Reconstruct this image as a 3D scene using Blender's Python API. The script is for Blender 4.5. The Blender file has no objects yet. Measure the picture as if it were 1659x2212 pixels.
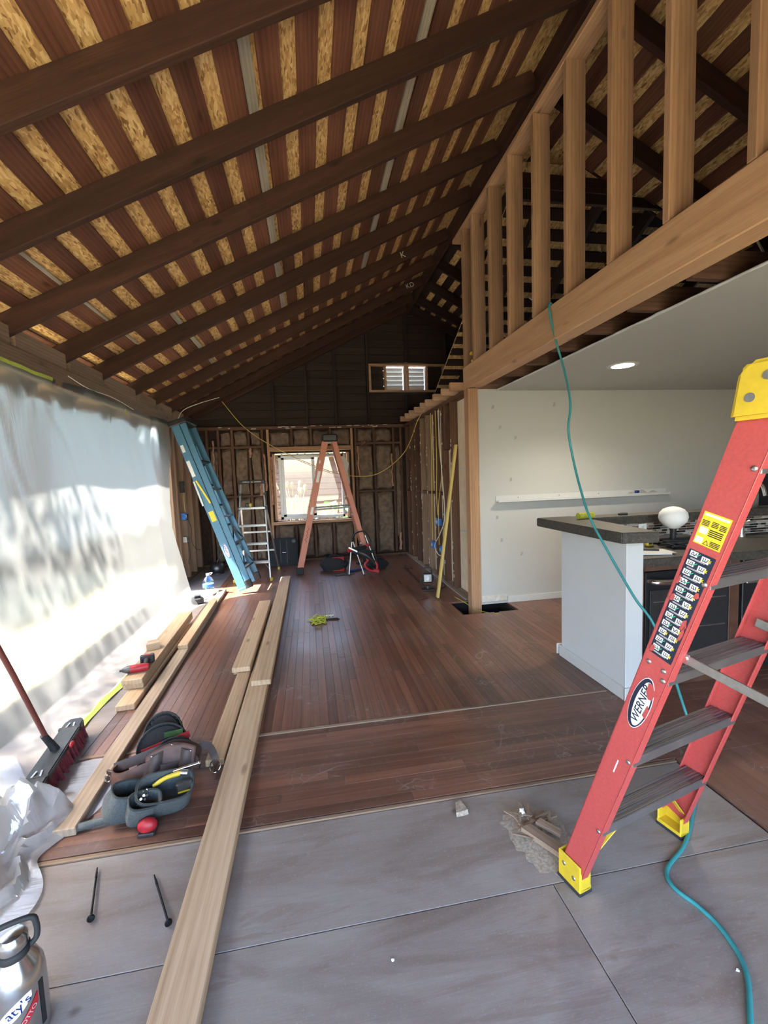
import bpy, bmesh, math, random
from mathutils import Vector, Matrix
from mathutils import noise as mnoise
R = math.radians
rnd = random.Random(7)
SC = bpy.context.scene
COL = SC.collection

# ------------------------------------------------------------------ camera
cam_d = bpy.data.cameras.new('camera'); cam = bpy.data.objects.new('camera', cam_d); COL.objects.link(cam)
right = Vector((0.98509007, -0.16804982, -0.03683499))
down = Vector((-0.05027207, -0.07641749, -0.99580776))
fwd = Vector((0.16453048, 0.9828121, -0.08372632))
m = Matrix.Identity(4)
for i in range(3):
    m[i][0] = right[i]; m[i][1] = -down[i]; m[i][2] = -fwd[i]
m.translation = (0, 0, 1.5)
cam.matrix_world = m
cam_d.sensor_fit = 'VERTICAL'; cam_d.sensor_height = 36.0; cam_d.lens = 940.0 / 2212.0 * 36.0
cam_d.clip_start = 0.02
SC.camera = cam

# ------------------------------------------------------------------ world, sun, exposure
SUN_EL, SUN_AZ = 45.0, 266.0          # elevation; compass bearing of the sun (0 = +Y, 90 = +X)
W = bpy.data.worlds.new('world'); SC.world = W; W.use_nodes = True
wn = W.node_tree; wn.nodes.clear()
wo = wn.nodes.new('ShaderNodeOutputWorld'); wb = wn.nodes.new('ShaderNodeBackground'); ws = wn.nodes.new('ShaderNodeTexSky')
ws.sky_type = 'NISHITA'; ws.sun_disc = False
ws.sun_elevation = R(SUN_EL); ws.sun_rotation = R(SUN_AZ); ws.air_density = 1.0; ws.dust_density = 1.6; ws.ozone_density = 1.0
wb.inputs['Strength'].default_value = 0.62
wn.links.new(ws.outputs[0], wb.inputs[0]); wn.links.new(wb.outputs[0], wo.inputs[0])
sd = bpy.data.lights.new('sun', 'SUN'); sun = bpy.data.objects.new('sun', sd); COL.objects.link(sun)
sd.energy = 13.5; sd.angle = R(1.2); sd.color = (1.0, 0.93, 0.82)
_d = Vector((math.sin(R(SUN_AZ)) * math.cos(R(SUN_EL)), math.cos(R(SUN_AZ)) * math.cos(R(SUN_EL)), math.sin(R(SUN_EL))))
sun.rotation_euler = _d.to_track_quat('Z', 'Y').to_euler()
sun.location = _d * 20
# sky portal at the open end of the house behind the camera
pd = bpy.data.lights.new('open_end_portal', 'AREA'); po = bpy.data.objects.new('open_end_portal', pd); COL.objects.link(po)
pd.shape = 'RECTANGLE'; pd.size = 3.9; pd.size_y = 2.4; pd.cycles.is_portal = True
po.location = (.05, -1.56, 1.2); po.rotation_euler = (R(90), 0, 0)
vs = SC.view_settings
vs.view_transform = 'Standard'; vs.look = 'None'; vs.gamma = 1.0; vs.use_curve_mapping = False; vs.exposure = 2.30
try:
    SC.cycles.max_bounces = 8; SC.cycles.diffuse_bounces = 4; SC.cycles.glossy_bounces = 3; SC.cycles.adaptive_threshold = .05; SC.cycles.transparent_max_bounces = 12
    SC.cycles.use_denoising = True; SC.cycles.sample_clamp_indirect = 8.0
except Exception:
    pass

# ------------------------------------------------------------------ material helpers
MATS = {}
class NT:
    """small wrapper round a material's node tree"""
    def __init__(s, name):
        s.m = bpy.data.materials.new(name); s.m.use_nodes = True; s.t = s.m.node_tree
        s.b = s.t.nodes['Principled BSDF']; s.out = s.t.nodes['Material Output']; MATS[name] = s.m
    def n(s, typ, **kw):
        nd = s.t.nodes.new(typ)
        for k, v in kw.items():
            if k in nd.inputs: nd.inputs[k].default_value = v
            else: setattr(nd, k, v)
        return nd
    def l(s, a, b): s.t.links.new(a, b)
    def set(s, **kw):
        for k, v in kw.items():
            k = k.replace('_', ' ')
            if k == 'Base Color' and len(v) == 3: v = (*v, 1)
            s.b.inputs[k].default_value = v
    def coords(s, scale=(1, 1, 1), rand=True, world=False):
        if world: src = s.n('ShaderNodeNewGeometry').outputs['Position']
        else: src = s.n('ShaderNodeTexCoord').outputs['Object']
        mp = s.n('ShaderNodeMapping'); mp.inputs['Scale'].default_value = scale
        s.l(src, mp.inputs['Vector'])
        if rand:
            oi = s.n('ShaderNodeObjectInfo'); ml = s.n('ShaderNodeMath', operation='MULTIPLY'); ml.inputs[1].default_value = 37.0
            s.l(oi.outputs['Random'], ml.inputs[0])
            cb = s.n('ShaderNodeCombineXYZ')
            for i in range(3): s.l(ml.outputs[0], cb.inputs[i])
            ad = s.n('ShaderNodeVectorMath', operation='ADD'); s.l(mp.outputs[0], ad.inputs[0]); s.l(cb.outputs[0], ad.inputs[1])
            return ad.outputs[0]
        return mp.outputs[0]
    def noise(s, vec, scale, detail=4, rough=.6, dist=0.0):
        nd = s.n('ShaderNodeTexNoise'); nd.inputs['Scale'].default_value = scale; nd.inputs['Detail'].default_value = detail
        nd.inputs['Roughness'].default_value = rough; nd.inputs['Distortion'].default_value = dist
        s.l(vec, nd.inputs['Vector']); return nd.outputs['Fac']
    def ramp(s, fac, stops):
        r = s.n('ShaderNodeValToRGB'); e = r.color_ramp.elements
        while len(e) > len(stops): e.remove(e[-1])
        while len(e) < len(stops): e.new(.5)
        for el, (p, c) in zip(e, stops):
            el.position = p; el.color = (*c, 1) if len(c) == 3 else c
        s.l(fac, r.inputs[0]); return r.outputs[0]
    def mix(s, fac, a, b, mode='MIX'):
        x = s.n('ShaderNodeMix', data_type='RGBA', blend_type=mode)
        for inp, v in ((x.inputs[0], fac), (x.inputs[6], a), (x.inputs[7], b)):
            if isinstance(v, (int, float)): inp.default_value = v
            elif isinstance(v, tuple): inp.default_value = (*v, 1) if len(v) == 3 else v
            else: s.l(v, inp)
        return x.outputs[2]
    def math(s, op, a, b=0.0):
        x = s.n('ShaderNodeMath', operation=op)
        for i, v in enumerate((a, b)):
            if isinstance(v, (int, float)): x.inputs[i].default_value = v
            else: s.l(v, x.inputs[i])
        return x.outputs[0]
    def bump(s, h, strength=.3, dist=.01):
        b = s.n('ShaderNodeBump'); b.inputs['Strength'].default_value = strength; b.inputs['Distance'].default_value = dist
        s.l(h, b.inputs['Height']); s.l(b.outputs[0], s.b.inputs['Normal'])
    def col(s, c): s.l(c, s.b.inputs['Base Color'])

def plain(name, c, rough=.5, metal=0.0, var=.12, scale=30, bump=0.0, **kw):
    t = NT(name); t.set(Roughness=rough, Metallic=metal, **kw)
    v = t.coords(); f = t.noise(v, scale, 3)
    lo = tuple(x * (1 - var) for x in c); hi = tuple(min(1, x * (1 + var)) for x in c)
    t.col(t.ramp(f, [(.3, lo), (.7, hi)]))
    if bump: t.bump(f, bump, .004)
    return t.m

def wood(name, dark, mid, light, rough=.6, spread=.35, grain=26, knots=True, tone=.25, bump=.15, spec=.3):
    """sawn timber, grain along the piece's own long axis (local X)"""
    t = NT(name); t.set(Roughness=rough); t.b.inputs['Specular IOR Level'].default_value = spec
    v = t.coords((.9, 14, 14))
    big = t.noise(v, .8, 3, .55, .8)
    fine = t.noise(t.coords((3.0, 90, 90)), 2.2, 3, .65)
    wv = t.n('ShaderNodeTexWave', wave_type='BANDS', bands_direction='Y'); wv.inputs['Scale'].default_value = grain / 26.0 * .55
    wv.inputs['Distortion'].default_value = 9.0; wv.inputs['Detail'].default_value = 3.0; wv.inputs['Detail Scale'].default_value = .5
    t.l(t.coords((1.1, 22, 22)), wv.inputs['Vector'])
    f = t.math('ADD', t.math('MULTIPLY', big, .52), t.math('ADD', t.math('MULTIPLY', fine, .38), t.math('MULTIPLY', wv.outputs['Fac'], .10)))
    c = t.ramp(f, [(.5 - spread * .6, dark), (.5, mid), (.5 + spread * .6, light)])
    oi = t.n('ShaderNodeObjectInfo'); hv = t.n('ShaderNodeHueSaturation')
    t.l(t.math('ADD', t.math('MULTIPLY', oi.outputs['Random'], tone), 1 - tone / 2), hv.inputs['Value']); t.l(c, hv.inputs['Color'])
    c = hv.outputs[0]
    if knots:
        vo = t.n('ShaderNodeTexVoronoi'); vo.inputs['Scale'].default_value = 1.0
        t.l(t.coords((2.2, 7, 7)), vo.inputs['Vector'])
        k = t.ramp(vo.outputs['Distance'], [(.05, (1, 1, 1)), (.13, (0, 0, 0))])
        c = t.mix(t.math('MULTIPLY', k, .65), c, tuple(x * .45 for x in dark))
    t.col(c); t.bump(fine, bump, .003); return t.m

# ------------------------------------------------------------------ materials
wood('rafter_wood', (.020, .009, .006), (.042, .017, .011), (.075, .031, .020), rough=.75, tone=.3)
wood('roof_board_wood', (.060, .022, .013), (.125, .048, .029), (.19, .078, .048), rough=.75, tone=.55)
wood('grey_board_wood', (.20, .17, .14), (.33, .29, .24), (.44, .39, .33), rough=.8)
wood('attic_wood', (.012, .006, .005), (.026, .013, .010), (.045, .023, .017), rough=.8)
wood('gable_wood_dimmed', (.020, .013, .011), (.034, .022, .018), (.052, .034, .028), rough=.8, knots=False)  # base colour darkened to carry the dim light in the gable
wood('old_stud_wood', (.055, .026, .017), (.105, .052, .033), (.16, .084, .054), rough=.7, tone=.5)
wood('stud_wood', (.27, .145, .080), (.41, .235, .135), (.53, .33, .20), rough=.6, tone=.25)
wood('beam_wood', (.43, .235, .125), (.575, .345, .195), (.69, .45, .27), rough=.55, tone=.12, grain=40)
wood('header_wood', (.13, .080, .052), (.22, .145, .098), (.31, .215, .150), rough=.75, tone=.25)
wood('lit_stud_wood', (.24, .155, .10), (.35, .235, .160), (.46, .32, .225), rough=.7, tone=.2)  # paler than the header: light on the left studs put into the colour
wood('lumber_wood', (.38, .25, .145), (.53, .37, .23), (.65, .48, .32), rough=.6, tone=.22)
wood('lumber_weathered_wood', (.23, .165, .11), (.37, .28, .20), (.50, .40, .30), rough=.7, tone=.15)
wood('yellow_board_wood', (.46, .33, .09), (.60, .45, .14), (.70, .55, .22), rough=.5, tone=.1, knots=False)
wood('chip_wood', (.16, .11, .075), (.27, .19, .135), (.38, .28, .20), rough=.8, knots=False)

t = NT('osb'); t.set(Roughness=.7)                       # oriented strand board
v0 = t.coords((1, 1, 1), rand=False, world=True)
cs = []
for k, (ang, sc) in enumerate(((.45, 1.0), (-.7, 1.2), (1.45, .8))):
    mp = t.n('ShaderNodeMapping'); mp.inputs['Rotation'].default_value = (0, 0, ang); mp.inputs['Scale'].default_value = (95 * sc, 24 * sc, 30)
    mp.inputs['Location'].default_value = (k * 3.1, k * 1.7, 0); t.l(v0, mp.inputs['Vector'])
    vo = t.n('ShaderNodeTexVoronoi'); vo.inputs['Scale'].default_value = 1.0; t.l(mp.outputs[0], vo.inputs['Vector'])
    cs.append((vo.outputs['Color'], vo.outputs['Distance']))
sep = t.n('ShaderNodeSeparateColor'); t.l(cs[0][0], sep.inputs[0]); sep2 = t.n('ShaderNodeSeparateColor'); t.l(cs[1][0], sep2.inputs[0])
sep3 = t.n('ShaderNodeSeparateColor'); t.l(cs[2][0], sep3.inputs[0])
pick = t.math('GREATER_THAN', sep3.outputs[1], .5)
val = t.mix(pick, sep.outputs[0], sep2.outputs[1])
c = t.ramp(val, [(.0, (.17, .075, .024)), (.10, (.36, .195, .070)), (.35, (.54, .325, .125)), (.7, (.66, .425, .180)), (1, (.80, .58, .29))])
c = t.mix(t.math('MULTIPLY', t.noise(v0, 3.0, 2), .25), c, (.45, .24, .08)); t.col(c); t.bump(val, .25, .004)

t = NT('hardwood'); t.b.inputs['Specular IOR Level'].default_value = .5
v = t.coords((1.2, 40, 40)); f = t.noise(v, 1.0, 4, .6, .5)
c = t.ramp(f, [(.25, (.088, .034, .021)), (.5, (.145, .060, .037)), (.78, (.215, .098, .062))])
oi = t.n('ShaderNodeObjectInfo'); hv = t.n('ShaderNodeHueSaturation')
t.l(t.math('ADD', t.math('MULTIPLY', oi.outputs['Random'], .62), .68), hv.inputs['Value']); t.l(c, hv.inputs['Color'])
wv = t.coords((1, 1, 1), rand=False, world=True)
dust = t.ramp(t.noise(wv, 1.1, 4, .55), [(.30, (0, 0, 0)), (.80, (1, 1, 1))])
fd = t.ramp(t.noise(t.coords((1, .35, 1), False, True), 55, 2, .7), [(.56, (0, 0, 0)), (.72, (1, 1, 1))])
# fine scratches: thin contour lines of warped noise
def scratch(scale, loc, width):
    mp = t.n('ShaderNodeMapping'); mp.inputs['Location'].default_value = loc; t.l(wv, mp.inputs['Vector'])
    nz = t.noise(mp.outputs[0], scale, 2, .5, 1.2)
    a = t.math('ABSOLUTE', t.math('SUBTRACT', nz, .5)); return t.ramp(a, [(0, (1, 1, 1)), (width, (0, 0, 0))])
s1 = scratch(2.3, (3, 1, 0), .006); s2 = scratch(5.1, (9, 4, 0), .009)
gate = t.ramp(t.noise(wv, 2.2, 2), [(.5, (0, 0, 0)), (.62, (1, 1, 1))])
dd = t.math('ADD', t.math('MULTIPLY', dust, .18), t.math('MULTIPLY', t.math('MULTIPLY', fd, dust), .22))
dd = t.math('ADD', dd, t.math('MULTIPLY', t.math('MULTIPLY', t.math('MAXIMUM', s1, s2), gate), .55))
c = t.mix(dd, hv.outputs[0], (.36, .31, .27)); t.col(c)
t.l(t.math('ADD', t.math('MULTIPLY', dust, .16), t.math('ADD', t.math('MULTIPLY', f, .12), .22)), t.b.inputs['Roughness'])
t.bump(t.math('ADD', f, t.math('MULTIPLY', t.noise(wv, 14, 2), .8)), .08, .003)

t = NT('plywood'); t.set(Roughness=.5); t.b.inputs['Specular IOR Level'].default_value = .45
f = t.noise(t.coords((.9, 3.2, 1)), 1.6, 6, .62, 1.0)
c = t.ramp(f, [(.30, (.195, .152, .128)), (.44, (.255, .214, .192)), (.58, (.290, .256, .238)), (.8, (.33, .300, .285))])
patch = t.ramp(t.noise(t.coords((.8, 4.5, 1)), 1.3, 5, .6, 2.2), [(.57, (0, 0, 0)), (.61, (1, 1, 1))])      # worn face veneer, browner
c = t.mix(t.math('MULTIPLY', patch, .45), c, (.205, .155, .125))
wv = t.n('ShaderNodeTexWave', wave_type='RINGS', rings_direction='Y'); wv.inputs['Scale'].default_value = 1.1; wv.inputs['Distortion'].default_value = 9; wv.inputs['Detail'].default_value = 3; wv.inputs['Detail Scale'].default_value = .8
t.l(t.coords((.55, 3.2, 1)), wv.inputs['Vector'])
ringl = t.ramp(wv.outputs['Fac'], [(.0, (1, 1, 1)), (.20, (0, 0, 0))])
gate = t.ramp(t.noise(t.coords((1, 1, 1)), 1.1, 2), [(.5, (0, 0, 0)), (.62, (1, 1, 1))])
c = t.mix(t.math('MULTIPLY', t.math('MULTIPLY', ringl, gate), .35), c, (.17, .135, .115))
fine = t.noise(t.coords((6, 190, 1)), 1.5, 3, .7)
c = t.mix(t.math('MULTIPLY', t.ramp(fine, [(.45, (0, 0, 0)), (.72, (1, 1, 1))]), .34), c, (.165, .135, .118))
spk = t.ramp(t.noise(t.coords((1, 1, 1)), 120, 3, .7), [(.57, (0, 0, 0)), (.70, (1, 1, 1))]); c = t.mix(t.math('MULTIPLY', spk, .30), c, (.42, .40, .395))
vo = t.n('ShaderNodeTexVoronoi'); vo.inputs['Scale'].default_value = 1.0; t.l(t.coords((2.6, 3.4, 1)), vo.inputs['Vector'])
k = t.ramp(vo.outputs['Distance'], [(.02, (1, 1, 1)), (.06, (0, 0, 0))]); c = t.mix(t.math('MULTIPLY', k, .7), c, (.10, .07, .055))
t.col(c); t.bump(fine, .12, .002)

t = NT('painted_wall'); t.set(Roughness=.75)
v = t.coords((1, 1, 1), False, True)
c = t.mix(t.math('MULTIPLY', t.ramp(t.noise(v, 2.2, 5, .7), [(.55, (0, 0, 0)), (.8, (1, 1, 1))]), .16), (.50, .505, .49), (.38, .375, .36))
t.col(c); t.bump(t.noise(v, 60, 3), .10, .004)
plain('half_wall_paint', (.62, .64, .66), .45, var=.02, scale=6)
plain('drywall_core', (.62, .58, .52), .9, var=.15)
plain('drywall_paper', (.72, .60, .45), .85, var=.10, scale=5)
plain('white_trim', (.60, .61, .61), .4, var=.03)
plain('white_plastic', (.78, .78, .78), .4, var=.04)
plain('lamp_globe', (.80, .80, .81), .7, var=.02)
t = NT('concrete'); t.set(Roughness=.5)
v = t.coords(rand=False); f = t.noise(v, 60, 5, .75)
c = t.ramp(f, [(.3, (.018, .017, .015)), (.5, (.052, .047, .041)), (.62, (.078, .070, .060)), (.75, (.15, .135, .115))]); t.col(c); t.bump(f, .35, .004)
plain('insulation_paper', (.165, .112, .080), .75, var=.35, scale=14, bump=.3)
plain('insulation_pink', (.42, .23, .16), .95, var=.35, scale=20, bump=.4)
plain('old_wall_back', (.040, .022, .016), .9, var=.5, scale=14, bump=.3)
plain('foam', (.62, .56, .44), .9, var=.25, scale=40)
plain('vinyl', (.80, .81, .83), .35, var=.03)
plain('dark_void', (.010, .009, .008), .95, var=.2)
plain('fiberglass_red', (.46, .072, .068), .42, var=.10, scale=120, bump=.12)
plain('fiberglass_orange', (.56, .20, .125), .5, var=.12, scale=90, bump=.1)
plain('fiberglass_blue', (.075, .205, .32), .45, var=.10, scale=90, bump=.1)
plain('yellow_plastic', (.60, .42, .025), .45, var=.10, scale=25)
plain('black_rubber', (.018, .018, .019), .7, var=.3)
plain('black_plastic', (.022, .022, .024), .45, var=.25)
plain('dark_blue_plastic', (.010, .012, .017), .75, var=.25)
plain('aluminium', (.50, .50, .49), .38, 1.0, var=.12, scale=60)
t = NT('aluminium_step'); t.set(Metallic=.85, Roughness=.45)
v = t.coords((1, 1, 1)); wv = t.n('ShaderNodeTexWave', bands_direction='Y'); wv.inputs['Scale'].default_value = 26; t.l(v, wv.inputs['Vector'])
c = t.mix(t.noise(t.coords((3, 30, 3)), 2, 4), (.17, .155, .16), (.40, .38, .38)); t.col(c); t.bump(wv.outputs['Fac'], .8, .004)
plain('chrome', (.72, .72, .72), .16, 1.0, var=.05)
plain('steel_bottle', (.60, .60, .59), .22, 1.0, var=.10, scale=8)
plain('dark_metal', (.10, .095, .10), .4, .9, var=.3)
plain('black_steel', (.012, .013, .016), .35, 0.0, var=.3)
plain('label_white', (.78, .78, .76), .5, var=.04)
plain('label_navy', (.012, .018, .04), .4, var=.1)
plain('label_yellow', (.78, .60, .03), .45, var=.05)
plain('label_green', (.05, .45, .22), .5, var=.05)
plain('ink_black', (.015, .015, .017), .6, var=.1)
plain('ink_blue', (.015, .035, .22), .5, var=.1)
plain('red_plastic', (.36, .014, .022), .45, var=.12)
plain('red_fabric', (.36, .014, .018), .85, var=.25, scale=80, bump=.2)
plain('black_fabric', (.014, .014, .016), .9, var=.35, scale=90, bump=.3)
plain('grey_fabric', (.072, .080, .080), .9, var=.25, scale=120, bump=.35)
plain('charcoal_fabric', (.030, .034, .034), .9, var=.3, scale=120, bump=.35)
plain('leather', (.085, .038, .028), .6, var=.35, scale=25, bump=.25)
plain('leather_dark', (.040, .020, .016), .55, var=.3, scale=25, bump=.2)
plain('teal_rubber', (.035, .25, .26), .5, var=.08)
plain('romex_yellow', (.62, .46, .10), .5, var=.08)
plain('romex_white', (.66, .64, .58), .5, var=.06)
plain('string_yellow', (.46, .46, .05), .8, var=.25, scale=60)
plain('green_tape', (.50, .60, .10), .6, var=.12)
plain('box_blue', (.03, .17, .55), .5, var=.08)
plain('bristle', (.16, .022, .035), .8, var=.4, scale=60)
plain('broom_pole', (.13, .034, .028), .35, var=.12)
plain('broom_head', (.040, .045, .048), .5, var=.2)
plain('sawdust', (.34, .28, .22), .95, var=.3, scale=90, bump=.5)
plain('dark_cabinet', (.085, .040, .026), .5, var=.35, scale=12)
plain('paper', (.74, .73, .70), .8, var=.03)
plain('chalk', (.55, .52, .48), .9, var=.1)
plain('lawn', (.40, .35, .20), .95, var=.3, scale=4)
plain('siding_pink', (.13, .078, .062), .8, var=.15, scale=6)
plain('siding_trim', (.34, .38, .36), .7, var=.05)
plain('leaf', (.055, .13, .03), .6, var=.4, scale=8)
plain('leaf_banana', (.09, .26, .10), .45, var=.25, scale=8)
plain('stem_tan', (.24, .20, .11), .8, var=.2)
plain('bark', (.09, .06, .04), .9, var=.3)
plain('screw_black', (.012, .012, .014), .4, .5, var=.2)
t = NT('lamp_glow'); t.b.inputs['Emission Color'].default_value = (1, .86, .62, 1); t.b.inputs['Emission Strength'].default_value = 9.0; t.set(Base_Color=(.8, .7, .5))
t = NT('work_lens'); t.set(Roughness=.12, Base_Color=(.55, .56, .55)); t.b.inputs['Metallic'].default_value = .3
t = NT('glass'); t.t.nodes.remove(t.b)
gl = t.n('ShaderNodeBsdfGlossy', Roughness=.02); tr = t.n('ShaderNodeBsdfTransparent'); mx = t.n('ShaderNodeMixShader'); mx.inputs[0].default_value = .06
t.l(tr.outputs[0], mx.inputs[1]); t.l(gl.outputs[0], mx.inputs[2]); t.l(mx.outputs[0], t.out.inputs[0])
t = NT('bottle_plastic'); t.t.nodes.remove(t.b)
gl = t.n('ShaderNodeBsdfGlossy', Roughness=.08); tr = t.n('ShaderNodeBsdfTransparent', Color=(.86, .90, .92, 1)); mx = t.n('ShaderNodeMixShader'); mx.inputs[0].default_value = .16
t.l(tr.outputs[0], mx.inputs[1]); t.l(gl.outputs[0], mx.inputs[2]); t.l(mx.outputs[0], t.out.inputs[0])
def film(name, trans, diff, clear, fwdc=.6, dmix=.25, bumps=.16, direct=.0, gloss=.07, grough=.28):
    """milky polythene film: scatters daylight through, a little see-through, faint gloss"""
    t = NT(name); t.t.nodes.remove(t.b)
    v = t.coords(rand=False)
    f = t.noise(t.n('ShaderNodeTexCoord').outputs['Object'], 3.0, 4, .6)
    a = t.n('ShaderNodeBsdfTranslucent'); a.inputs['Color'].default_value = (*trans, 1)
    b = t.n('ShaderNodeBsdfDiffuse'); b.inputs['Color'].default_value = (*diff, 1)
    g = t.n('ShaderNodeBsdfGlossy', Roughness=grough); p = t.n('ShaderNodeBsdfRefraction', Roughness=.30, IOR=1.13); p.inputs['Color'].default_value = (fwdc, fwdc, fwdc, 1)
    m1 = t.n('ShaderNodeMixShader'); m1.inputs[0].default_value = dmix; t.l(a.outputs[0], m1.inputs[1]); t.l(b.outputs[0], m1.inputs[2])
    m2 = t.n('ShaderNodeMixShader'); m2.inputs[0].default_value = clear; t.l(m1.outputs[0], m2.inputs[1]); t.l(p.outputs[0], m2.inputs[2])
    tp = t.n('ShaderNodeBsdfTransparent'); tp.inputs['Color'].default_value = (1, 1, 1, 1); m4 = t.n('ShaderNodeMixShader'); m4.inputs[0].default_value = direct; t.l(m2.outputs[0], m4.inputs[1]); t.l(tp.outputs[0], m4.inputs[2])
    m3 = t.n('ShaderNodeMixShader'); m3.inputs[0].default_value = gloss; t.l(m4.outputs[0], m3.inputs[1]); t.l(g.outputs[0], m3.inputs[2])
    bp = t.n('ShaderNodeBump'); bp.inputs['Strength'].default_value = bumps; bp.inputs['Distance'].default_value = .02
    w = t.n('ShaderNodeMapping'); w.inputs['Scale'].default_value = (1, 7, 1.2); t.l(t.n('ShaderNodeTexCoord').outputs['Object'], w.inputs['Vector'])
    t.l(t.noise(w.outputs[0], 2.2, 4, .6, .8), bp.inputs['Height'])
    for nd in (a, b, g, p): t.l(bp.outputs[0], nd.inputs['Normal'])
    t.l(m3.outputs[0], t.out.inputs[0]); return t.m
film('sheet_film', (.135, .14, .14), (.46, .47, .48), .46, .44)
film('heap_film', (.66, .66, .66), (.84, .83, .82), .15, .85, .6, .25, .30, .16, .12)

# ------------------------------------------------------------------ mesh helpers
CACHE = {}
def finish(bm, name, smooth=None):
    me = bpy.data.meshes.new(name)
    bmesh.ops.recalc_face_normals(bm, faces=bm.faces)
    bm.to_mesh(me); bm.free()
    if smooth:
        for p in me.polygons: p.use_smooth = True
        me.set_sharp_from_angle(angle=R(smooth))
    return me

class MB:
    """collects boxes, bars, tubes ... and links them as ONE mesh object"""
    def __init__(s): s.bm = bmesh.new()
    def box(s, c, size, rot=None, bevel=0.0):
        r = bmesh.ops.create_cube(s.bm, size=1.0)['verts']
        M = Matrix.Translation(Vector(c)) @ (rot.to_4x4() if rot is not None else Matrix.Identity(4)) @ Matrix.Diagonal((*size, 1))
        bmesh.ops.transform(s.bm, matrix=M, verts=r)
        if bevel:
            es = list({e for v in r for e in v.link_edges})
            bmesh.ops.bevel(s.bm, geom=es, offset=bevel, segments=1, affect='EDGES', profile=.5)
        return s
    def bb(s, x0, x1, y0, y1, z0, z1, bevel=0.0):
        return s.box(((x0 + x1) / 2, (y0 + y1) / 2, (z0 + z1) / 2), (abs(x1 - x0), abs(y1 - y0), abs(z1 - z0)), None, bevel)
    def bar(s, p0, p1, w, t, side=(1, 0, 0), bevel=0.0):
        """box from p0 to p1; w across, along SIDE; t the other way"""
        p0, p1 = Vector(p0), Vector(p1); x = (p1 - p0); L = x.length; x.normalize()
        y = Vector(side); y = (y - x * y.dot(x)).normalized(); z = x.cross(y)
        rot = Matrix((x, y, z)).transposed()
        return s.box((p0 + p1) / 2, (L, w, t), rot, bevel)
    def cyl(s, p0, p1, r0, r1=None, n=14, caps=True):
        p0, p1 = Vector(p0), Vector(p1); d = p1 - p0
        r = bmesh.ops.create_cone(s.bm, cap_ends=caps, segments=n, radius1=r0, radius2=r0 if r1 is None else r1, depth=d.length)['verts']
        q = d.to_track_quat('Z', 'Y').to_matrix().to_4x4()
        bmesh.ops.transform(s.bm, matrix=Matrix.Translation((p0 + p1) / 2) @ q, verts=r); return s
    def ball(s, c, r, sc=(1, 1, 1), n=14, rot=None):
        v = bmesh.ops.create_uvsphere(s.bm, u_segments=n, v_segments=max(6, n // 2 + 2), radius=r)['verts']
        M = Matrix.Translation(Vector(c)) @ (rot.to_4x4() if rot is not None else Matrix.Identity(4)) @ Matrix.Diagonal((*sc, 1))
        bmesh.ops.transform(s.bm, matrix=M, verts=v); return s
    def tube(s, pts, r, n=8, closed=False):
        pts = [Vector(p) for p in pts]; rings = []; prev = None
        for i, p in enumerate(pts):
            a = pts[i - 1] if i > 0 else (pts[-1] if closed else p); b = pts[i + 1] if i < len(pts) - 1 else (pts[0] if closed else p)
            d = (b - a).normalized()
            if prev is None: u = d.orthogonal().normalized()
            else: u = (prev - d * prev.dot(d)).normalized()
            prev = u; w = d.cross(u)
            rr = r[i] if isinstance(r, (list, tuple)) else r
            rings.append([s.bm.verts.new(p + (u * math.cos(2 * math.pi * k / n) + w * math.sin(2 * math.pi * k / n)) * rr) for k in range(n)])
        N = len(rings)
        for i in range(N if closed else N - 1):
            A, B = rings[i], rings[(i + 1) % N]
            for k in range(n): s.bm.faces.new((A[k], A[(k + 1) % n], B[(k + 1) % n], B[k]))
        if not closed:
            s.bm.faces.new(rings[0][::-1]); s.bm.faces.new(rings[-1])
        return s
    def lathe(s, prof, c=(0, 0, 0), n=24, sx=1.0, sy=1.0, power=2.0, rot=None):
        """prof = [(radius, z)]; power > 2 squares the section off"""
        c = Vector(c); rings = []
        for r, z in prof:
            ring = []
            for k in range(n):
                a = 2 * math.pi * k / n; ca, sa = math.cos(a), math.sin(a)
                q = (abs(ca) ** power + abs(sa) ** power) ** (-1.0 / power)
                p = Vector((ca * q * r * sx, sa * q * r * sy, z))
                if rot is not None: p = rot @ p
                ring.append(s.bm.verts.new(c + p))
            rings.append(ring)
        for A, B in zip(rings, rings[1:]):
            for k in range(n): s.bm.faces.new((A[k], A[(k + 1) % n], B[(k + 1) % n], B[k]))
        s.bm.faces.new(rings[0][::-1]); s.bm.faces.new(rings[-1]); return s
    def prism(s, poly, z0, z1, M=None):
        """2-D outline extruded in z, optionally carried by matrix M"""
        a = [s.bm.verts.new((x, y, z0)) for x, y in poly]; b = [s.bm.verts.new((x, y, z1)) for x, y in poly]
        n = len(poly); s.bm.faces.new(a[::-1]); s.bm.faces.new(b)
        for i in range(n): s.bm.faces.new((a[i], a[(i + 1) % n], b[(i + 1) % n], b[i]))
        if M is not None: bmesh.ops.transform(s.bm, matrix=M, verts=a + b)
        return s
    def grid(s, f, nu, nv, thick=0.0):
        vs_ = [[s.bm.verts.new(f(i / nu, j / nv)) for j in range(nv + 1)] for i in range(nu + 1)]
        for i in range(nu):
            for j in range(nv): s.bm.faces.new((vs_[i][j], vs_[i + 1][j], vs_[i + 1][j + 1], vs_[i][j + 1]))
        return s
    def jitter(s, amt, rr=rnd):
        for v in s.bm.verts: v.co += Vector((rr.uniform(-amt, amt), rr.uniform(-amt, amt), rr.uniform(-amt, amt)))
        return s
    def build(s, name, mat, parent=None, smooth=None, label=None, M=None):
        me = finish(s.bm, name, smooth); return link(name, me, mat, parent, M, label)

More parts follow.
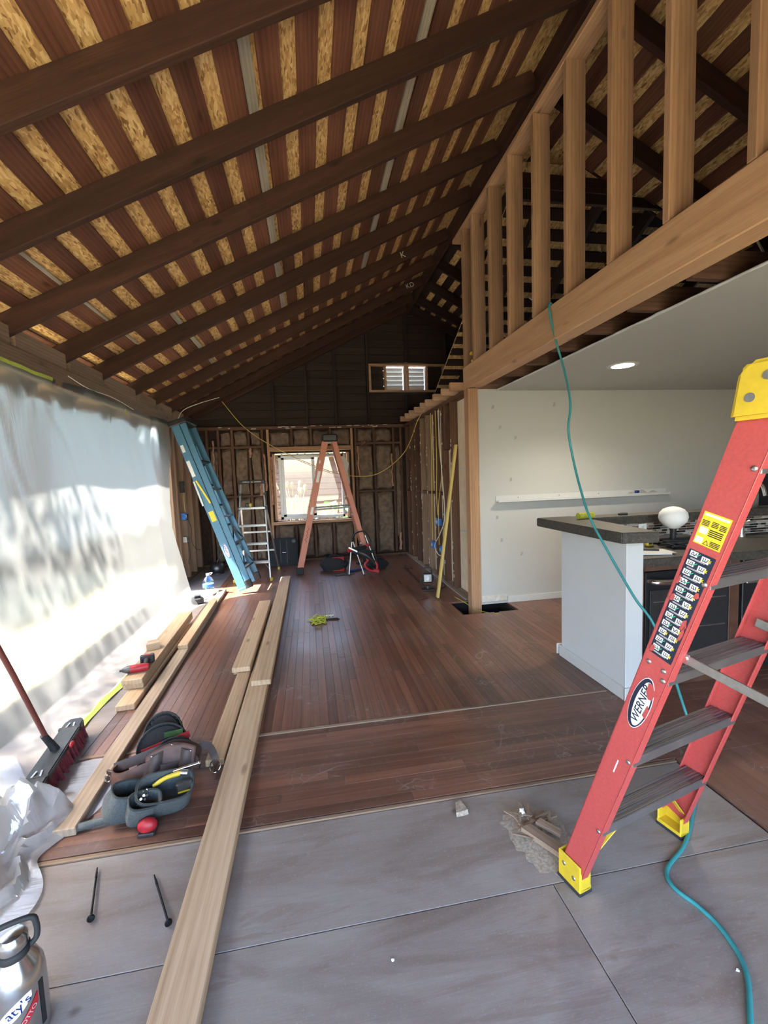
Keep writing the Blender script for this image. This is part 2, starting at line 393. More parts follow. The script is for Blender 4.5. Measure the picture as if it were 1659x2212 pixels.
def link(name, me, mat, parent=None, M=None, label=None):
    o = bpy.data.objects.new(name, me); COL.objects.link(o)
    if mat and not me.materials: me.materials.append(MATS[mat])
    if M is not None:
        if parent is not None and parent.parent is not None: M = parent.matrix_basis.inverted() @ M   # sub-parts are given in the thing's own frame
        o.matrix_basis = M
    if parent is not None: o.parent = parent
    if label: o['label'] = label
    return o
def tag(o, label, cat, group=None):
    o['label'] = label; o['category'] = cat
    if group: o['group'] = group
    return o
def struct(o, label=None):
    o['kind'] = 'structure'
    if label: o['label'] = label
    return o
def thing(name, label, cat, loc=(0, 0, 0), rotz=0.0, group=None):
    o = bpy.data.objects.new(name, None); COL.objects.link(o); o.empty_display_size = .1
    o.location = loc; o.rotation_euler = (0, 0, rotz); tag(o, label, cat, group); return o

def board(name, p0, p1, w, t, side, mat, parent=None, bevel=.003, label=None):
    """a sawn piece from p0 to p1, its own mesh with the grain along local X; meshes of like size and stock are shared"""
    p0, p1 = Vector(p0), Vector(p1); x = p1 - p0; L = x.length; x.normalize()
    y = Vector(side); y = (y - x * y.dot(x)).normalized(); z = x.cross(y)
    key = (round(L, 3), round(w, 4), round(t, 4), mat, bevel)
    me = CACHE.get(key)
    if me is None:
        b = MB(); b.box((0, 0, 0), (L, w, t), None, bevel); me = finish(b.bm, name); me.materials.append(MATS[mat]); CACHE[key] = me
    M = Matrix((x, y, z)).transposed().to_4x4(); M.translation = (p0 + p1) / 2
    return link(name, me, mat, parent, M, label)

def text_mesh(body, size, extrude=.0006, align='CENTER', shear=0.0):
    cu = bpy.data.curves.new('lettering', 'FONT'); cu.body = body; cu.size = size; cu.extrude = extrude; cu.align_x = align; cu.align_y = 'CENTER'; cu.shear = shear
    cu.resolution_u = 3
    o = bpy.data.objects.new('lettering', cu); COL.objects.link(o)
    me = bpy.data.meshes.new_from_object(o.evaluated_get(bpy.context.evaluated_depsgraph_get()))
    bpy.data.objects.remove(o); bpy.data.curves.remove(cu); return me
def lettering(body, size, mat, parent, M, name='lettering', **kw):
    me = text_mesh(body, size, **kw); me.materials.clear(); me.materials.append(MATS[mat])
    return link(name, me, None, parent, M)
def frame(o, x, y):
    """matrix with origin o, local x, y axes"""
    x = Vector(x).normalized(); y = Vector(y); y = (y - x * y.dot(x)).normalized(); z = x.cross(y)
    M = Matrix((x, y, z)).transposed().to_4x4(); M.translation = Vector(o); return M
def bez(pts, n=8):
    """smooth curve through points (Catmull-Rom)"""
    P = [Vector(p) for p in pts]; P = [P[0] * 2 - P[1]] + P + [P[-1] * 2 - P[-2]]; out = []
    for i in range(1, len(P) - 2):
        for k in range(n):
            u = k / n; a, b, c, d = P[i - 1:i + 3]
            out.append(.5 * ((2 * b) + (c - a) * u + (2 * a - 5 * b + 4 * c - d) * u * u + (3 * b - a - 3 * c + d) * u ** 3))
    return out + [P[-2]]

# ================================================================== SETTING
XL, XR, YF, YB = -1.9, 1.75, 7.99, -1.5           # left wall face, stud-wall face, far wall face, open end
RX = 1.9                                          # ridge
zl = lambda x: 3.5 + .5 * x                       # underside of the left rafters
zr = lambda x: 5.4 - .5 * x                       # underside of the right rafters
zc = lambda y: 4.1 - .5 * (y - 3.9)               # underside of the cross-gable rafters
HX0, HX1, HY0, HY1 = 1.56, 2.14, 4.30, 4.77       # hole cut in the floor for the post

# ---- floor
b = MB()
for x0, x1, y0, y1 in ((-2.3, HX0, YB, 8.3), (HX1, 6.4, YB, 8.3), (HX0, HX1, YB, HY0), (HX0, HX1, HY1, 8.3)):
    b.bb(x0, x1, y0, y1, -.12, -.02)
floor = struct(b.build('floor', 'dark_void'))
b = MB(); b.bb(HX0 - .1, HX1 + .1, HY0 - .1, HY1 + .1, -.66, -.6)
for q in ((HX0 - .12, HX0 - .1, HY0 - .1, HY1 + .1), (HX1 + .1, HX1 + .12, HY0 - .1, HY1 + .1), (HX0 - .1, HX1 + .1, HY0 - .12, HY0 - .1), (HX0 - .1, HX1 + .1, HY1 + .1, HY1 + .12)):
    b.bb(*q, -.62, -.12)
b.build('crawl_space_pit', 'dark_void', floor)
PW = .0572; G = .0008
segs = []                                         # (x0, x1, y0, y1, along)
n_rows = int((6.3 + 1.33) / PW)
for i in range(n_rows):
    x0 = -1.33 + i * PW; x1 = x0 + PW
    spans = [(2.545, YF)]
    if x1 > HX0 and x0 < HX1: spans = [(2.545, HY0), (HY1, YF)]
    if x0 > 1.80: spans = [(2.545, 4.6)] if not (x1 > HX0 and x0 < HX1) else [(2.545, HY0)]
    for (s0, s1) in spans:
        y = s0 - rnd.uniform(0, .5)
        while y < s1:
            L = rnd.uniform(.7, 1.5); a, e = max(y, s0), min(y + L, s1)
            if e - a > .06: segs.append((x0, x1, a, e, 'Y'))
            y += L
for j in range(12):                               # border strips laid across
    y0 = 1.853 + j * PW; y1 = y0 + PW
    x = -1.33 - rnd.uniform(0, .5)
    while x < 6.3:
        L = rnd.uniform(.6, 1.3); a, e = max(x, -1.33), min(x + L, 6.3)
        if e - a > .06: segs.append((a, e, y0, y1, 'X'))
        x += L
for i in range(79):                               # strips beside the plywood, kitchen side
    x0 = 1.782 + i * PW
    y = YB
    while y < 1.85:
        L = rnd.uniform(.5, .9); segs.append((x0, x0 + PW, y, min(y + L, 1.85), 'Y')); y += L
def seen(s):
    cx, cy = (s[0] + s[1]) / 2, (s[2] + s[3]) / 2
    hidden = (cx > 1.95 and 2.4 < cy < 3.2) or cx / max(cy, .2) > 1.05 or (cx > 2.1 and cy < 3.2)
    return ((s[1] - s[0]) * (s[3] - s[2])) / max(cy, 1.0) ** 2 * (0.05 if hidden else 1)
segs.sort(key=seen, reverse=True)
ring = MB()
for k, (x0, x1, y0, y1, d) in enumerate(segs):
    dz = rnd.uniform(-.0007, .0007)
    if k < 300:
        if d == 'Y': board('floor_plank', ((x0 + x1) / 2, y0 + G / 2, -.009 + dz), ((x0 + x1) / 2, y1 - G / 2, -.009 + dz), round(x1 - x0 - G, 4), .018, (1, 0, 0), 'hardwood', floor, bevel=.0008)
        else: board('floor_plank', (x0 + G / 2, (y0 + y1) / 2, -.009 + dz), (x1 - G / 2, (y0 + y1) / 2, -.009 + dz), round(y1 - y0 - G, 4), .018, (0, 1, 0), 'hardwood', floor, bevel=.0008)
    else:
        ring.bb(x0 + G / 2, x1 - G / 2, y0 + G / 2, y1 - G / 2, -.018 + dz, dz)
o = ring.build('distant_floor_planking', None, floor); o['kind'] = 'stuff'
# grain of the joined strips runs along Y: own copy of the material with turned coordinates
mh = MATS['hardwood'].copy(); mh.name = 'hardwood_lengthwise'; MATS['hardwood_lengthwise'] = mh
for nd in mh.node_tree.nodes:
    if nd.type == 'MAPPING' and abs(nd.inputs['Scale'].default_value[1] - 40) < 1: nd.inputs['Scale'].default_value = (17.5, 1.2, 1)
o.data.materials.append(mh)
board('floor_threshold', (-1.33, 2.542, .002), (1.9, 2.542, .002), .022, .008, (0, 1, 0), 'chip_wood', floor, bevel=.002)
board('floor_edge_strip', (-1.9, 1.838, -.006), (1.77, 1.838, -.009), .020, .014, (0, 1, 0), 'header_wood', floor, bevel=.002)
def panel(x0, x1, y0, y1, z=-.006):
    g = .0018; b = MB(); cx, cy = (x0 + x1) / 2, (y0 + y1) / 2
    b.bb(x0 + g - cx, x1 - g - cx, y0 + g - cy, y1 - g - cy, -.012, 0, .001)
    return b.build('plywood_panel', 'plywood', floor, M=Matrix.Translation((cx, cy, z)))
for q in ((-1.9, -.45, 1.352, 1.826), (-.45, 1.766, 1.352, 1.826), (-1.9, -.45, .13, 1.352), (-.45, .80, .13, 1.352), (.80, 1.766, .13, 1.352),
          (-1.9, .3, YB, .13), (.3, 1.766, YB, .13)): panel(*q)
for y0, y1 in ((1.85, 3.9), (3.9, 6.1), (6.1, 7.98)): panel(-1.9, -1.334, y0, y1, -.004)

# ---- roof
roof = bpy.data.objects.new('ceiling', None); COL.objects.link(roof); struct(roof)
SL = math.sqrt(1.25)                              # length along a 6:12 slope for one unit across
RD = .14; VD = RD * SL                            # rafter depth, measured square and plumb
left_ys = [-1.35, -.70, -.02, .64, 1.36, 2.06, 2.69, 3.37, 4.06, 4.71, 5.52, 6.20, 6.86, 7.47, 7.93]
for y in left_ys:
    c0, c1 = (-2.58, y + .024, zl(-2.58) + VD / 2), (RX - .02, y + .024, zl(RX - .02) + VD / 2)
    board('rafter', c0, c1, .048, RD, (0, 1, 0), 'rafter_wood', roof, bevel=.004)
right_ys = [-1.2, -.55, .1, .75, 1.4, 2.05, 2.72, 3.38, 5.6, 6.25, 6.9, 7.5, 7.93]
for y in right_ys:
    xe = 6.5 if y < 3.9 else 3.6
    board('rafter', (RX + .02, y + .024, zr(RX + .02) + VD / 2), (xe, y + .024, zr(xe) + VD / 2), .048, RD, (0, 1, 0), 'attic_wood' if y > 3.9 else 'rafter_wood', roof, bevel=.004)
board('ridge_board', (RX, YB, 4.50), (RX, 8.05, 4.50), .19, .035, (0, 0, 1), 'rafter_wood', roof)
# spaced sheathing boards over the rafters, and the strand board above them
BW, BT, PITCH = .122, .02, .195
nrm = Vector((-.5, 0, 1)).normalized(); tng = Vector((1, 0, .5)).normalized()
nrm2 = Vector((.5, 0, 1)).normalized(); tng2 = Vector((1, 0, -.5)).normalized()
row = 0; x = -2.62
while x < RX - .06:
    base = Vector((x + BW / SL / 2, 0, zl(x + BW / SL / 2))) + nrm * (RD + BT / 2)
    cuts = [YB, rnd.choice((1.38, 2.08, 2.71)), rnd.choice((4.08, 4.73, 5.54)), 8.05]
    for a, e in zip(cuts, cuts[1:]):
        board('sheathing_board', base + Vector((0, a + .002, 0)), base + Vector((0, e - .002, 0)), BW, BT, tng, 'roof_board_wood', roof, bevel=.002)
    if row in (12, 17):                           # a paler replacement board beside one row
        off = base + tng * (BW / 2 + .035 + (.0 if row == 12 else .01)) - nrm * .001
        board('sheathing_board', off + Vector((0, YB, 0)), off + Vector((0, 5.9, 0)), .062, BT, tng, 'grey_board_wood', roof, bevel=.002, label='pale grey roof sheathing board')
    x += PITCH; row += 1
for (xx, a, e) in ((-1.535, 2.1, 4.7), (-1.115, 4.1, 7.9)):   # two more narrow grey pieces low on the slope
    p = Vector((xx, 0, zl(xx))) + nrm * (RD + .012); board('sheathing_board', p + Vector((0, a, 0)), p + Vector((0, e, 0)), .05, .014, tng, 'grey_board_wood', roof, bevel=.002)
row = 0; x = RX + .05
while x < 6.4:
    base = Vector((x + BW / SL / 2, 0, zr(x + BW / SL / 2))) + nrm2 * (RD + BT / 2)
    yv = 5.15 + max(0, (4.1 - zr(x))) * 2
    spans = [(YB, 2.06), (2.06, 3.86)] + ([(3.86, 8.05)] if zr(x) > 4.24 else ([(min(yv, 7.9), 8.05)] if yv < 7.8 else []))
    for a, e in spans:
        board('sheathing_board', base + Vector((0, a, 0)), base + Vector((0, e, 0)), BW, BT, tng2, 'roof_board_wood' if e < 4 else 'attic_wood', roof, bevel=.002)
    x += PITCH; row += 1
def deck(pts, th=.012):
    b = MB(); vv = [Vector(p) for p in pts]; n = (vv[1] - vv[0]).cross(vv[2] - vv[0]).normalized()
    if n.z < 0: n = -n
    lo = [b.bm.verts.new(p) for p in vv]; hi = [b.bm.verts.new(p + n * th) for p in vv]
    b.bm.faces.new(lo); b.bm.faces.new(hi)
    for i in range(len(vv)): b.bm.faces.new((lo[i], lo[(i + 1) % len(vv)], hi[(i + 1) % len(vv)], hi[i]))
    return b.build('strand_board_deck', 'osb', roof)
dz = (RD + BT + .001) * SL
ly = lambda x, y: (x, y, zl(x) + dz)
ry = lambda x, y: (x, y, zr(x) + dz)
cy_ = lambda x, y: (x, y, zc(y) + dz)
deck([ly(-2.62, YB), ly(RX, YB), ly(RX, 8.1), ly(-2.62, 8.1)])
deck([ry(RX, YB), ry(6.55, YB), ry(6.55, 3.88), ry(RX, 3.88)])
deck([ry(RX, 3.88), ry(2.62, 3.88), ry(6.55, 7.8), ry(6.55, 8.1), ry(RX, 8.1)])
deck([cy_(2.05, 3.9), cy_(6.55, 3.9), cy_(6.55, 8.1), cy_(2.05, 8.1)])
# cross gable: ridge beam, rafters, boards
board('ridge_beam', (1.96, 3.87, 4.09), (6.4, 3.87, 4.09), .13, .05, (0, 0, 1), 'rafter_wood', roof)
board('tie_beam', (1.96, 3.80, 3.93), (6.4, 3.80, 3.93), .09, .04, (0, 0, 1), 'attic_wood', roof)
for x in (2.35, 2.95, 3.55, 4.15, 4.75, 5.35):
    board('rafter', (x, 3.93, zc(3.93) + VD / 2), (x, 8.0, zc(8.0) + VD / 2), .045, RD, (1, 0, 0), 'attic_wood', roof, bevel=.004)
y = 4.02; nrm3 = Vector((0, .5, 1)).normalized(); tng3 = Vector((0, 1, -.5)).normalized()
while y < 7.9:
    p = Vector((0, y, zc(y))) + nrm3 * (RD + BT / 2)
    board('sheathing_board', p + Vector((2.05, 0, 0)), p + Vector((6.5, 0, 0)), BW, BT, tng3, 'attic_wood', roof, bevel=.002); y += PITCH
b = MB(); b.prism([(2.62, zr(2.62) + .17), (6.5, zr(6.5) + .17), (6.5, 4.30), (2.62, 4.30)], 0, .02, Matrix(((1, 0, 0, 0), (0, 0, 1, 3.86), (0, 1, 0, 0), (0, 0, 0, 1))))
b.build('light_seal_board', 'attic_wood', roof)  # unseen panel added to keep sky light out beneath the cross ridge
# joists above the kitchen drywall
y = .3
while y < 4.6:
    board('ceiling_joist', (1.89, y, 2.475), (6.3, y, 2.475), .14, .042, (0, 0, 1), 'old_stud_wood', roof); y += .41
for y in [4.78, 5.11, 5.47, 5.84, 6.12, 6.48, 6.82, 7.13, 7.50]:
    board('ceiling_joist', (1.60, y, 2.465), (6.3, y, 2.465), .085, .04, (0, 0, 1), 'stud_wood', roof)

# ---- left wall: header with blocking over the covered opening, then studs
b = MB(); b.bb(-2.06, -2.03, 6.3, 8.1, 0, 2.5)
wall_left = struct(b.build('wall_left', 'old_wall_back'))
board('header_beam', (-1.95, YB, 2.37), (-1.95, 8.0, 2.37), .17, .10, (0, 0, 1), 'header_wood', wall_left, bevel=.006)
for a, e in zip(left_ys, left_ys[1:]):
    board('blocking', (-1.95, a + .05, 2.525), (-1.95, e, 2.525), .13, .045, (0, 0, 1), 'header_wood', wall_left, bevel=.004)
for y, w_ in ((6.55, .09), (6.74, .045), (7.10, .09), (7.50, .045), (7.90, .09)):
    board('stud', (-1.95, y, .04), (-1.95, y, 2.285), .10, w_, (1, 0, 0), 'lit_stud_wood', wall_left)
board('bottom_plate', (-1.95, 6.4, .02), (-1.95, 7.98, .02), .10, .04, (1, 0, 0), 'header_wood', wall_left)
z = .02
while z < 2.3:
    board('sheathing_board', (-2.02, 6.4, z + .07), (-2.02, 8.0, z + .07), .138, .02, (0, 0, 1), 'old_stud_wood', wall_left, bevel=.002); z += .142
board('corner_post', (-1.95, YB + .05, .0), (-1.95, YB + .05, 2.285), .10, .10, (1, 0, 0), 'header_wood', wall_left)

# ---- far wall: studs, kraft-faced insulation, window, gable boarding above
b = MB()
b.bb(-2.1, -.60, YF + .115, YF + .13, -.02, 2.45); b.bb(.68, 6.4, YF + .115, YF + .13, -.02, 2.45)
b.bb(-.60, .68, YF + .115, YF + .13, -.02, .74); b.bb(-.60, .68, YF + .115, YF + .13, 1.96, 2.45)
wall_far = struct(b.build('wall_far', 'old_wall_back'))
OS = 'old_stud_wood'
board('top_plate', (-1.9, YF + .05, 2.41), (1.84, YF + .05, 2.41), .10, .055, (0, 1, 0), OS, wall_far)
board('bottom_plate', (-1.9, YF + .05, .02), (1.84, YF + .05, .02), .10, .04, (0, 1, 0), OS, wall_far)
studs = [(-1.72, .06, 2.38, OS), (-1.53, .06, 2.38, OS), (-1.30, .06, 2.38, OS), (-.79, .06, 2.38, OS), (-.695, .06, 2.38, 'stud_wood'), (-.60, .06, .68, OS),
         (.79, .06, 2.38, 'stud_wood'), (.86, .06, 2.38, OS), (1.20, .06, 2.38, OS), (1.56, .06, 2.38, OS), (1.70, .06, 2.38, OS), (-.62, .76, 1.95, 'stud_wood'), (.71, .76, 1.95, 'stud_wood')]
for x in (-.28, .06, .40): studs += [(x, .06, .66, OS), (x, 2.09, 2.38, OS)]
studs += [(-1.02, .06, 1.20, OS), (-1.02, 1.24, 2.06, OS), (-1.02, 2.1, 2.38, OS)]
for x, z0, z1, mt in studs:
    board('stud', (x, YF + .05, z0), (x, YF + .05, z1), .042, .10, (1, 0, 0), mt, wall_far)
board('window_header', (-.70, YF + .045, 2.035), (.80, YF + .045, 2.035), .075, .10, (0, 0, 1), 'stud_wood', wall_far)
board('window_sill_plate', (-.70, YF + .045, .705), (.80, YF + .045, .705), .05, .10, (0, 0, 1), 'stud_wood', wall_far)
for x0, x1, z in ((-1.70, -.80, 2.08), (-1.55, -.80, 1.22), (.88, 1.56, 1.22), (.88, 1.70, 2.10)):
    board('fire_block', (x0, YF + .05, z), (x1, YF + .05, z), .042, .10, (0, 0, 1), OS, wall_far)
def batt(x0, x1, z0, z1, sag=.0):
    """one kraft-faced batt, pillowed and creased"""
    nx, nz = 12, max(8, int((z1 - z0) / .035)); sd_ = rnd.random() * 50
    def f(u, v):
        ed = min(1, min(u, 1 - u) * 14) * min(1, min(v, 1 - v) * (z1 - z0) / (x1 - x0) * 14)
        cr = math.sin(u * 5 + sd_) * math.sin(v * (z1 - z0) * 23 + sd_ * 2 + 2 * math.sin(u * 4 + sd_)) * .014 + mnoise.noise(Vector((u * 4 + sd_, v * (z1 - z0) * 14, sd_))) * .022
        return Vector((x0 + (x1 - x0) * u + math.sin(v * 7 + sd_) * .008, YF + .075 - ed * (.055 + cr) - sag * v, z0 + (z1 - z0) * v + math.sin(u * 6 + sd_) * .010))
    MB().grid(f, nx, nz).build('insulation_batt', 'insulation_paper', wall_far, smooth=60)
for q in ((-1.50, -1.33, 2.11, 2.36), (-1.27, -1.05, 2.11, 2.36), (-.99, -.82, 2.11, 2.36), (-1.50, -1.33, 1.25, 2.05), (-1.27, -1.05, 1.25, 2.05), (-.99, -.82, 1.25, 2.05),
          (-1.50, -1.33, .07, 1.19), (-1.27, -1.05, .07, 1.19), (-.99, -.82, .07, 1.19), (-1.69, -1.56, .07, 2.05),
          (-.66, -.31, 2.085, 2.34), (-.25, .03, 2.085, 2.37), (.09, .37, 2.085, 2.35), (.43, .76, 2.085, 2.37),
          (-.66, -.31, .07, .66), (-.25, .03, .07, .66), (.09, .37, .07, .66), (.43, .76, .07, .66),
          (.89, 1.17, 2.13, 2.36), (1.23, 1.53, 2.13, 2.36), (.89, 1.17, 1.25, 2.07), (1.23, 1.53, 1.25, 2.07), (.89, 1.17, .07, 1.19), (1.23, 1.53, .07, 1.19), (1.59, 1.68, .35, 2.05)): batt(*q)
def pink(x, z0, z1, w_=.05):
    pts = [(x + rnd.uniform(-.012, .012), YF - .008, z0 + (z1 - z0) * k / 7) for k in range(8)]
    MB().tube(pts, [w_ * .5 * rnd.uniform(.5, 1) for _ in pts], 6).build('torn_insulation', 'insulation_pink', wall_far, smooth=60)
for a in ((-1.62, 1.5, 2.2), (-.76, 1.3, 1.95), (-.655, 1.05, 1.9), (-1.0, 1.9, 2.06, .07), (-.84, 1.22, 1.45, .08), (.90, 1.5, 2.05), (1.0, 2.08, 2.14, .14), (1.52, 1.3, 1.9), (1.64, .1, .42, .07)): pink(*a)
# gable
z = 2.45; k = 0
while z < 4.75:
    zt = z + .137; xa = max(-2.05, (z + .03 - 3.5 - .157) / .5 - .05); xb = min(6.4, (5.4 + .157 - z) / .5 + .05)
    if xb - xa > .2:
        pieces = [(xa, xb)] if (zt < 3.06 or z > 3.50) else [(xa, 1.44), (2.23, xb)]
        for a, e in pieces: board('gable_board', (a, YF + .11, z + .069), (e, YF + .11, z + .069), .134, .02, (0, 0, 1), 'gable_wood_dimmed', wall_far, bevel=.003)
    z += .139; k += 1
b = MB(); b.prism([(-2.1, 2.4), (6.5, 2.4), (6.5, 2.5), (1.9, 4.72), (-2.1, 2.75)], 0, .02, Matrix(((1, 0, 0, 0), (0, 0, 1, YF + .20), (0, 1, 0, 0), (0, 0, 0, 1))))
me_g = b.bm
b2 = MB()                                         # outer skin in pieces round the vent
for poly in ([(-2.1, 2.4), (1.44, 2.4), (1.44, 4.49), (-2.1, 2.72)], [(2.23, 2.4), (6.5, 2.4), (6.5, 2.5), (2.23, 4.55)], [(1.44, 2.4), (2.23, 2.4), (2.23, 3.06), (1.44, 3.06)], [(1.44, 3.5), (2.23, 3.5), (2.23, 4.55), (1.9, 4.72), (1.44, 4.49)]):
    b2.prism(poly, 0, .02, Matrix(((1, 0, 0, 0), (0, 0, 1, YF + .13), (0, 1, 0, 0), (0, 0, 0, 1))))
b2.build('gable_skin', 'gable_wood_dimmed', wall_far); me_g.free()
for x, z1 in ((-.57, 3.20), (.01, 3.50), (.53, 3.76), (1.13, 4.05), (1.86, 4.40), (2.60, 4.08), (3.2, 3.75)):
    if x in (1.86,):
        board('stud', (x, YF + .055, 2.45), (x, YF + .055, 3.0), .042, .09, (1, 0, 0), 'gable_wood_dimmed', wall_far); board('stud', (x, YF + .055, 3.56), (x, YF + .055, z1), .042, .09, (1, 0, 0), 'gable_wood_dimmed', wall_far)
    else: board('stud', (x, YF + .055, 2.45), (x, YF + .055, z1), .042, .09, (1, 0, 0), 'gable_wood_dimmed', wall_far)

# ---- right stud wall
b = MB(); b.bb(1.842, 1.855, 4.70, 8.0, 0, 2.40)
wall_right = struct(b.build('wall_right', 'drywall_paper'))
board('top_plate', (1.797, 4.70, 2.395), (1.797, 8.0, 2.395), .09, .05, (1, 0, 0), OS, wall_right)
board('bottom_plate', (1.797, 4.78, .02), (1.797, 8.0, .02), .09, .04, (1, 0, 0), 'chip_wood', wall_right)
for k, y in enumerate((5.25, 5.62, 5.99, 6.40, 6.75, 7.11, 7.48, 7.84)):
    board('stud', (1.797, y, .04), (1.797, y, 2.37), .09, .042, (1, 0, 0), OS if k not in (3, 4) else 'header_wood', wall_right)
board('stud', (1.797, 5.50, 1.80), (1.797, 5.50, 2.37), .09, .06, (1, 0, 0), 'old_stud_wood', wall_right)
for a, e in ((5.65, 5.96), (6.02, 6.37), (6.43, 6.72), (6.78, 7.08), (7.51, 7.81)):
    board('fire_block', (1.80, a, 1.22 + rnd.uniform(-.02, .02)), (1.80, e, 1.22), .042, .085, (0, 0, 1), OS, wall_right)
for z in (.78, 1.55):                             # taped joints of the sheet behind
    for a, e in ((4.72, 5.22), (5.28, 5.59)):
        board('joint_line', (1.840, a, z), (1.840, e, z), .014, .003, (0, 0, 1), 'white_trim', wall_right, bevel=0)
b = MB(); b.bb(1.735, 1.75, 4.8, 7.98, 0, .018, .003); b.build('floor_trim_strip', 'grey_board_wood', wall_right)

b = MB(); r6 = random.Random(21)
for y in (5.25, 5.62, 5.99, 6.40, 6.75, 7.11, 7.48):
    for _ in range(13): b.box((1.750, y + r6.uniform(-.018, .018), r6.uniform(.1, 2.3)), (.006, r6.uniform(.008, .016), r6.uniform(.012, .05)))
for _ in range(26): b.box((r6.uniform(-1.6, 1.6), YF - .002, 2.41 + r6.uniform(-.02, .025)), (r6.uniform(.02, .09), .005, r6.uniform(.008, .016)))
o = b.build('plaster_dabs', 'drywall_core', wall_right); o['kind'] = 'stuff'

# ---- beam, post and stud wall under the ridge
board_wall = bpy.data.objects.new('wall_loft', None); COL.objects.link(board_wall); struct(board_wall)
board('beam', (1.818, YB, 2.537), (1.818, 4.76, 2.537), .135, .252, (1, 0, 0), 'beam_wood', board_wall, bevel=.006)
board('post', (1.785, 4.62, -.4), (1.785, 4.62, 2.405), .115, .12, (1, 0, 0), 'stud_wood', board_wall, bevel=.004)
for y in (4.70, 4.42, 4.0, 3.6, 3.18, 2.755, 2.325, 1.92, 1.505, 1.08, .66, .24):
    board('stud', (1.818, y + .02, 2.664), (1.818, y + .02, 4.115), .135, .040, (1, 0, 0), 'stud_wood', board_wall)
board('top_plate', (1.818, YB, 4.137), (1.818, 5.02, 4.137), .135, .042, (1, 0, 0), 'stud_wood', board_wall)

# ---- front wall behind the camera, added unseen to darken the near roof; wide doorway
b = MB(); MF = Matrix(((1, 0, 0, 0), (0, 0, 1, YB - .04), (0, 1, 0, 0), (0, 0, 0, 1)))
b.prism([(-2.1, 2.4), (6.5, 2.4), (6.5, 2.5), (1.9, 4.72), (-2.1, 2.72)], -.05, .0, MF); b.prism([(2.0, -.05), (6.5, -.05), (6.5, 2.4), (2.0, 2.4)], -.05, .0, MF)
struct(b.build('wall_front_added', 'painted_wall'))

# ---- kitchen shell
b = MB(); b.bb(1.848, 6.4, 4.58, 4.595, .0, 2.385)
wall_kitchen = struct(b.build('wall_kitchen', 'painted_wall'))
b = MB(); b.bb(1.86, 6.4, 4.60, 4.69, 0, 2.40); b.build('wall_core', 'drywall_core', wall_kitchen)
b = MB(); b.bb(2.16, 6.3, 4.568, 4.58, 0, .075, .003); struct(b.build('baseboard_kitchen', 'white_trim'))
b = MB(); b.bb(1.852, 2.155, 4.572, 4.58, .03, .10, .002); b.build('bare_drywall_strip', 'drywall_core', wall_kitchen)
b = MB()
for x, z in ((2.02, 2.20), (2.10, 1.98), (2.28, 1.86), (2.22, 1.40), (2.05, .98), (2.34, .55), (2.75, 2.22), (2.1, .72)):
    b.prism([(x - .015, z - .02), (x + .012, z - .012), (x + .018, z + .02), (x - .008, z + .026)], 0, .0008, Matrix(((1, 0, 0, 0), (0, 0, -1, 4.5799), (0, 1, 0, 0), (0, 0, 0, 1))))
plain('smudge_grey', (.36, .355, .34), .8)
o = b.build('wall_smudges', 'smudge_grey', wall_kitchen); o['kind'] = 'stuff'
pts = [(1.846 + rnd.uniform(-.004, .004), 4.578, .05 + 2.32 * k / 40) for k in range(41)]
MB().tube(pts, [rnd.uniform(.004, .009) for _ in pts], 6).build('broken_drywall_edge', 'white_trim', wall_kitchen, smooth=60)
b = MB(); b.bb(2.07, 6.4, YB, 4.58, 2.380, 2.395)
ceiling_k = struct(b.build('ceiling_kitchen', 'painted_wall'))
pts = [(2.068 + rnd.uniform(-.006, .006), YB + 6.05 * k / 90, 2.386) for k in range(91)]
MB().tube(pts, [rnd.uniform(.005, .010) for _ in pts], 6).build('broken_drywall_edge', 'white_trim', ceiling_k, smooth=60)
b = MB(); b.bb(6.35, 6.4, YB, 8.1, 0, 2.6); struct(b.build('wall_side', 'painted_wall'))

# ---- half wall (peninsula) and its leg behind the worktop
b = MB(); b.bb(1.93, 2.05, 2.40, 3.12, 0, 1.05, .003); b.bb(2.05, 6.3, 3.06, 3.16, 0, 1.05)
half_wall = struct(b.build('wall_peninsula', 'half_wall_paint'))
b = MB(); b.bb(1.916, 1.93, 2.385, 3.134, 0, .085, .004); b.bb(1.916, 2.05, 2.386, 2.40, 0, .085, .004); b.bb(1.916, 6.3, 3.16, 3.174, 0, .085, .004)
struct(b.build('baseboard_peninsula', 'white_trim'))

# ---- far window (vinyl slider) and the view through it
wx0, wx1, wz0, wz1 = -.535, .615, .775, 1.915
b = MB()
for q in ((wx0, wx0 + .05, wz0, wz1), (wx1 - .04, wx1, wz0, wz1), (wx0, wx1, wz0, wz0 + .05), (wx0, wx1, wz1 - .04, wz1)): b.bb(q[0], q[1], YF - .02, YF + .07, q[2], q[3], .004)
win = struct(b.build('window_1', 'vinyl'))
b = MB()
for q in ((wx0 + .05, wx0 + .10, wz0 + .05, wz1 - .04), (.045, .10, wz0 + .05, wz1 - .04), (wx0 + .05, .10, wz0 + .05, wz0 + .09), (wx0 + .05, .10, wz1 - .075, wz1 - .04)): b.bb(q[0], q[1], YF - .005, YF + .03, q[2], q[3], .003)
b.build('sliding_sash', 'vinyl', win)
b = MB(); b.bb(wx0 + .09, .055, YF + .010, YF + .014, wz0 + .08, wz1 - .07); b.build('pane', 'glass', win)
b = MB(); b.bb(.09, wx1 - .035, YF + .045, YF + .049, wz0 + .04, wz1 - .035); b.build('pane', 'glass', win)
b = MB()
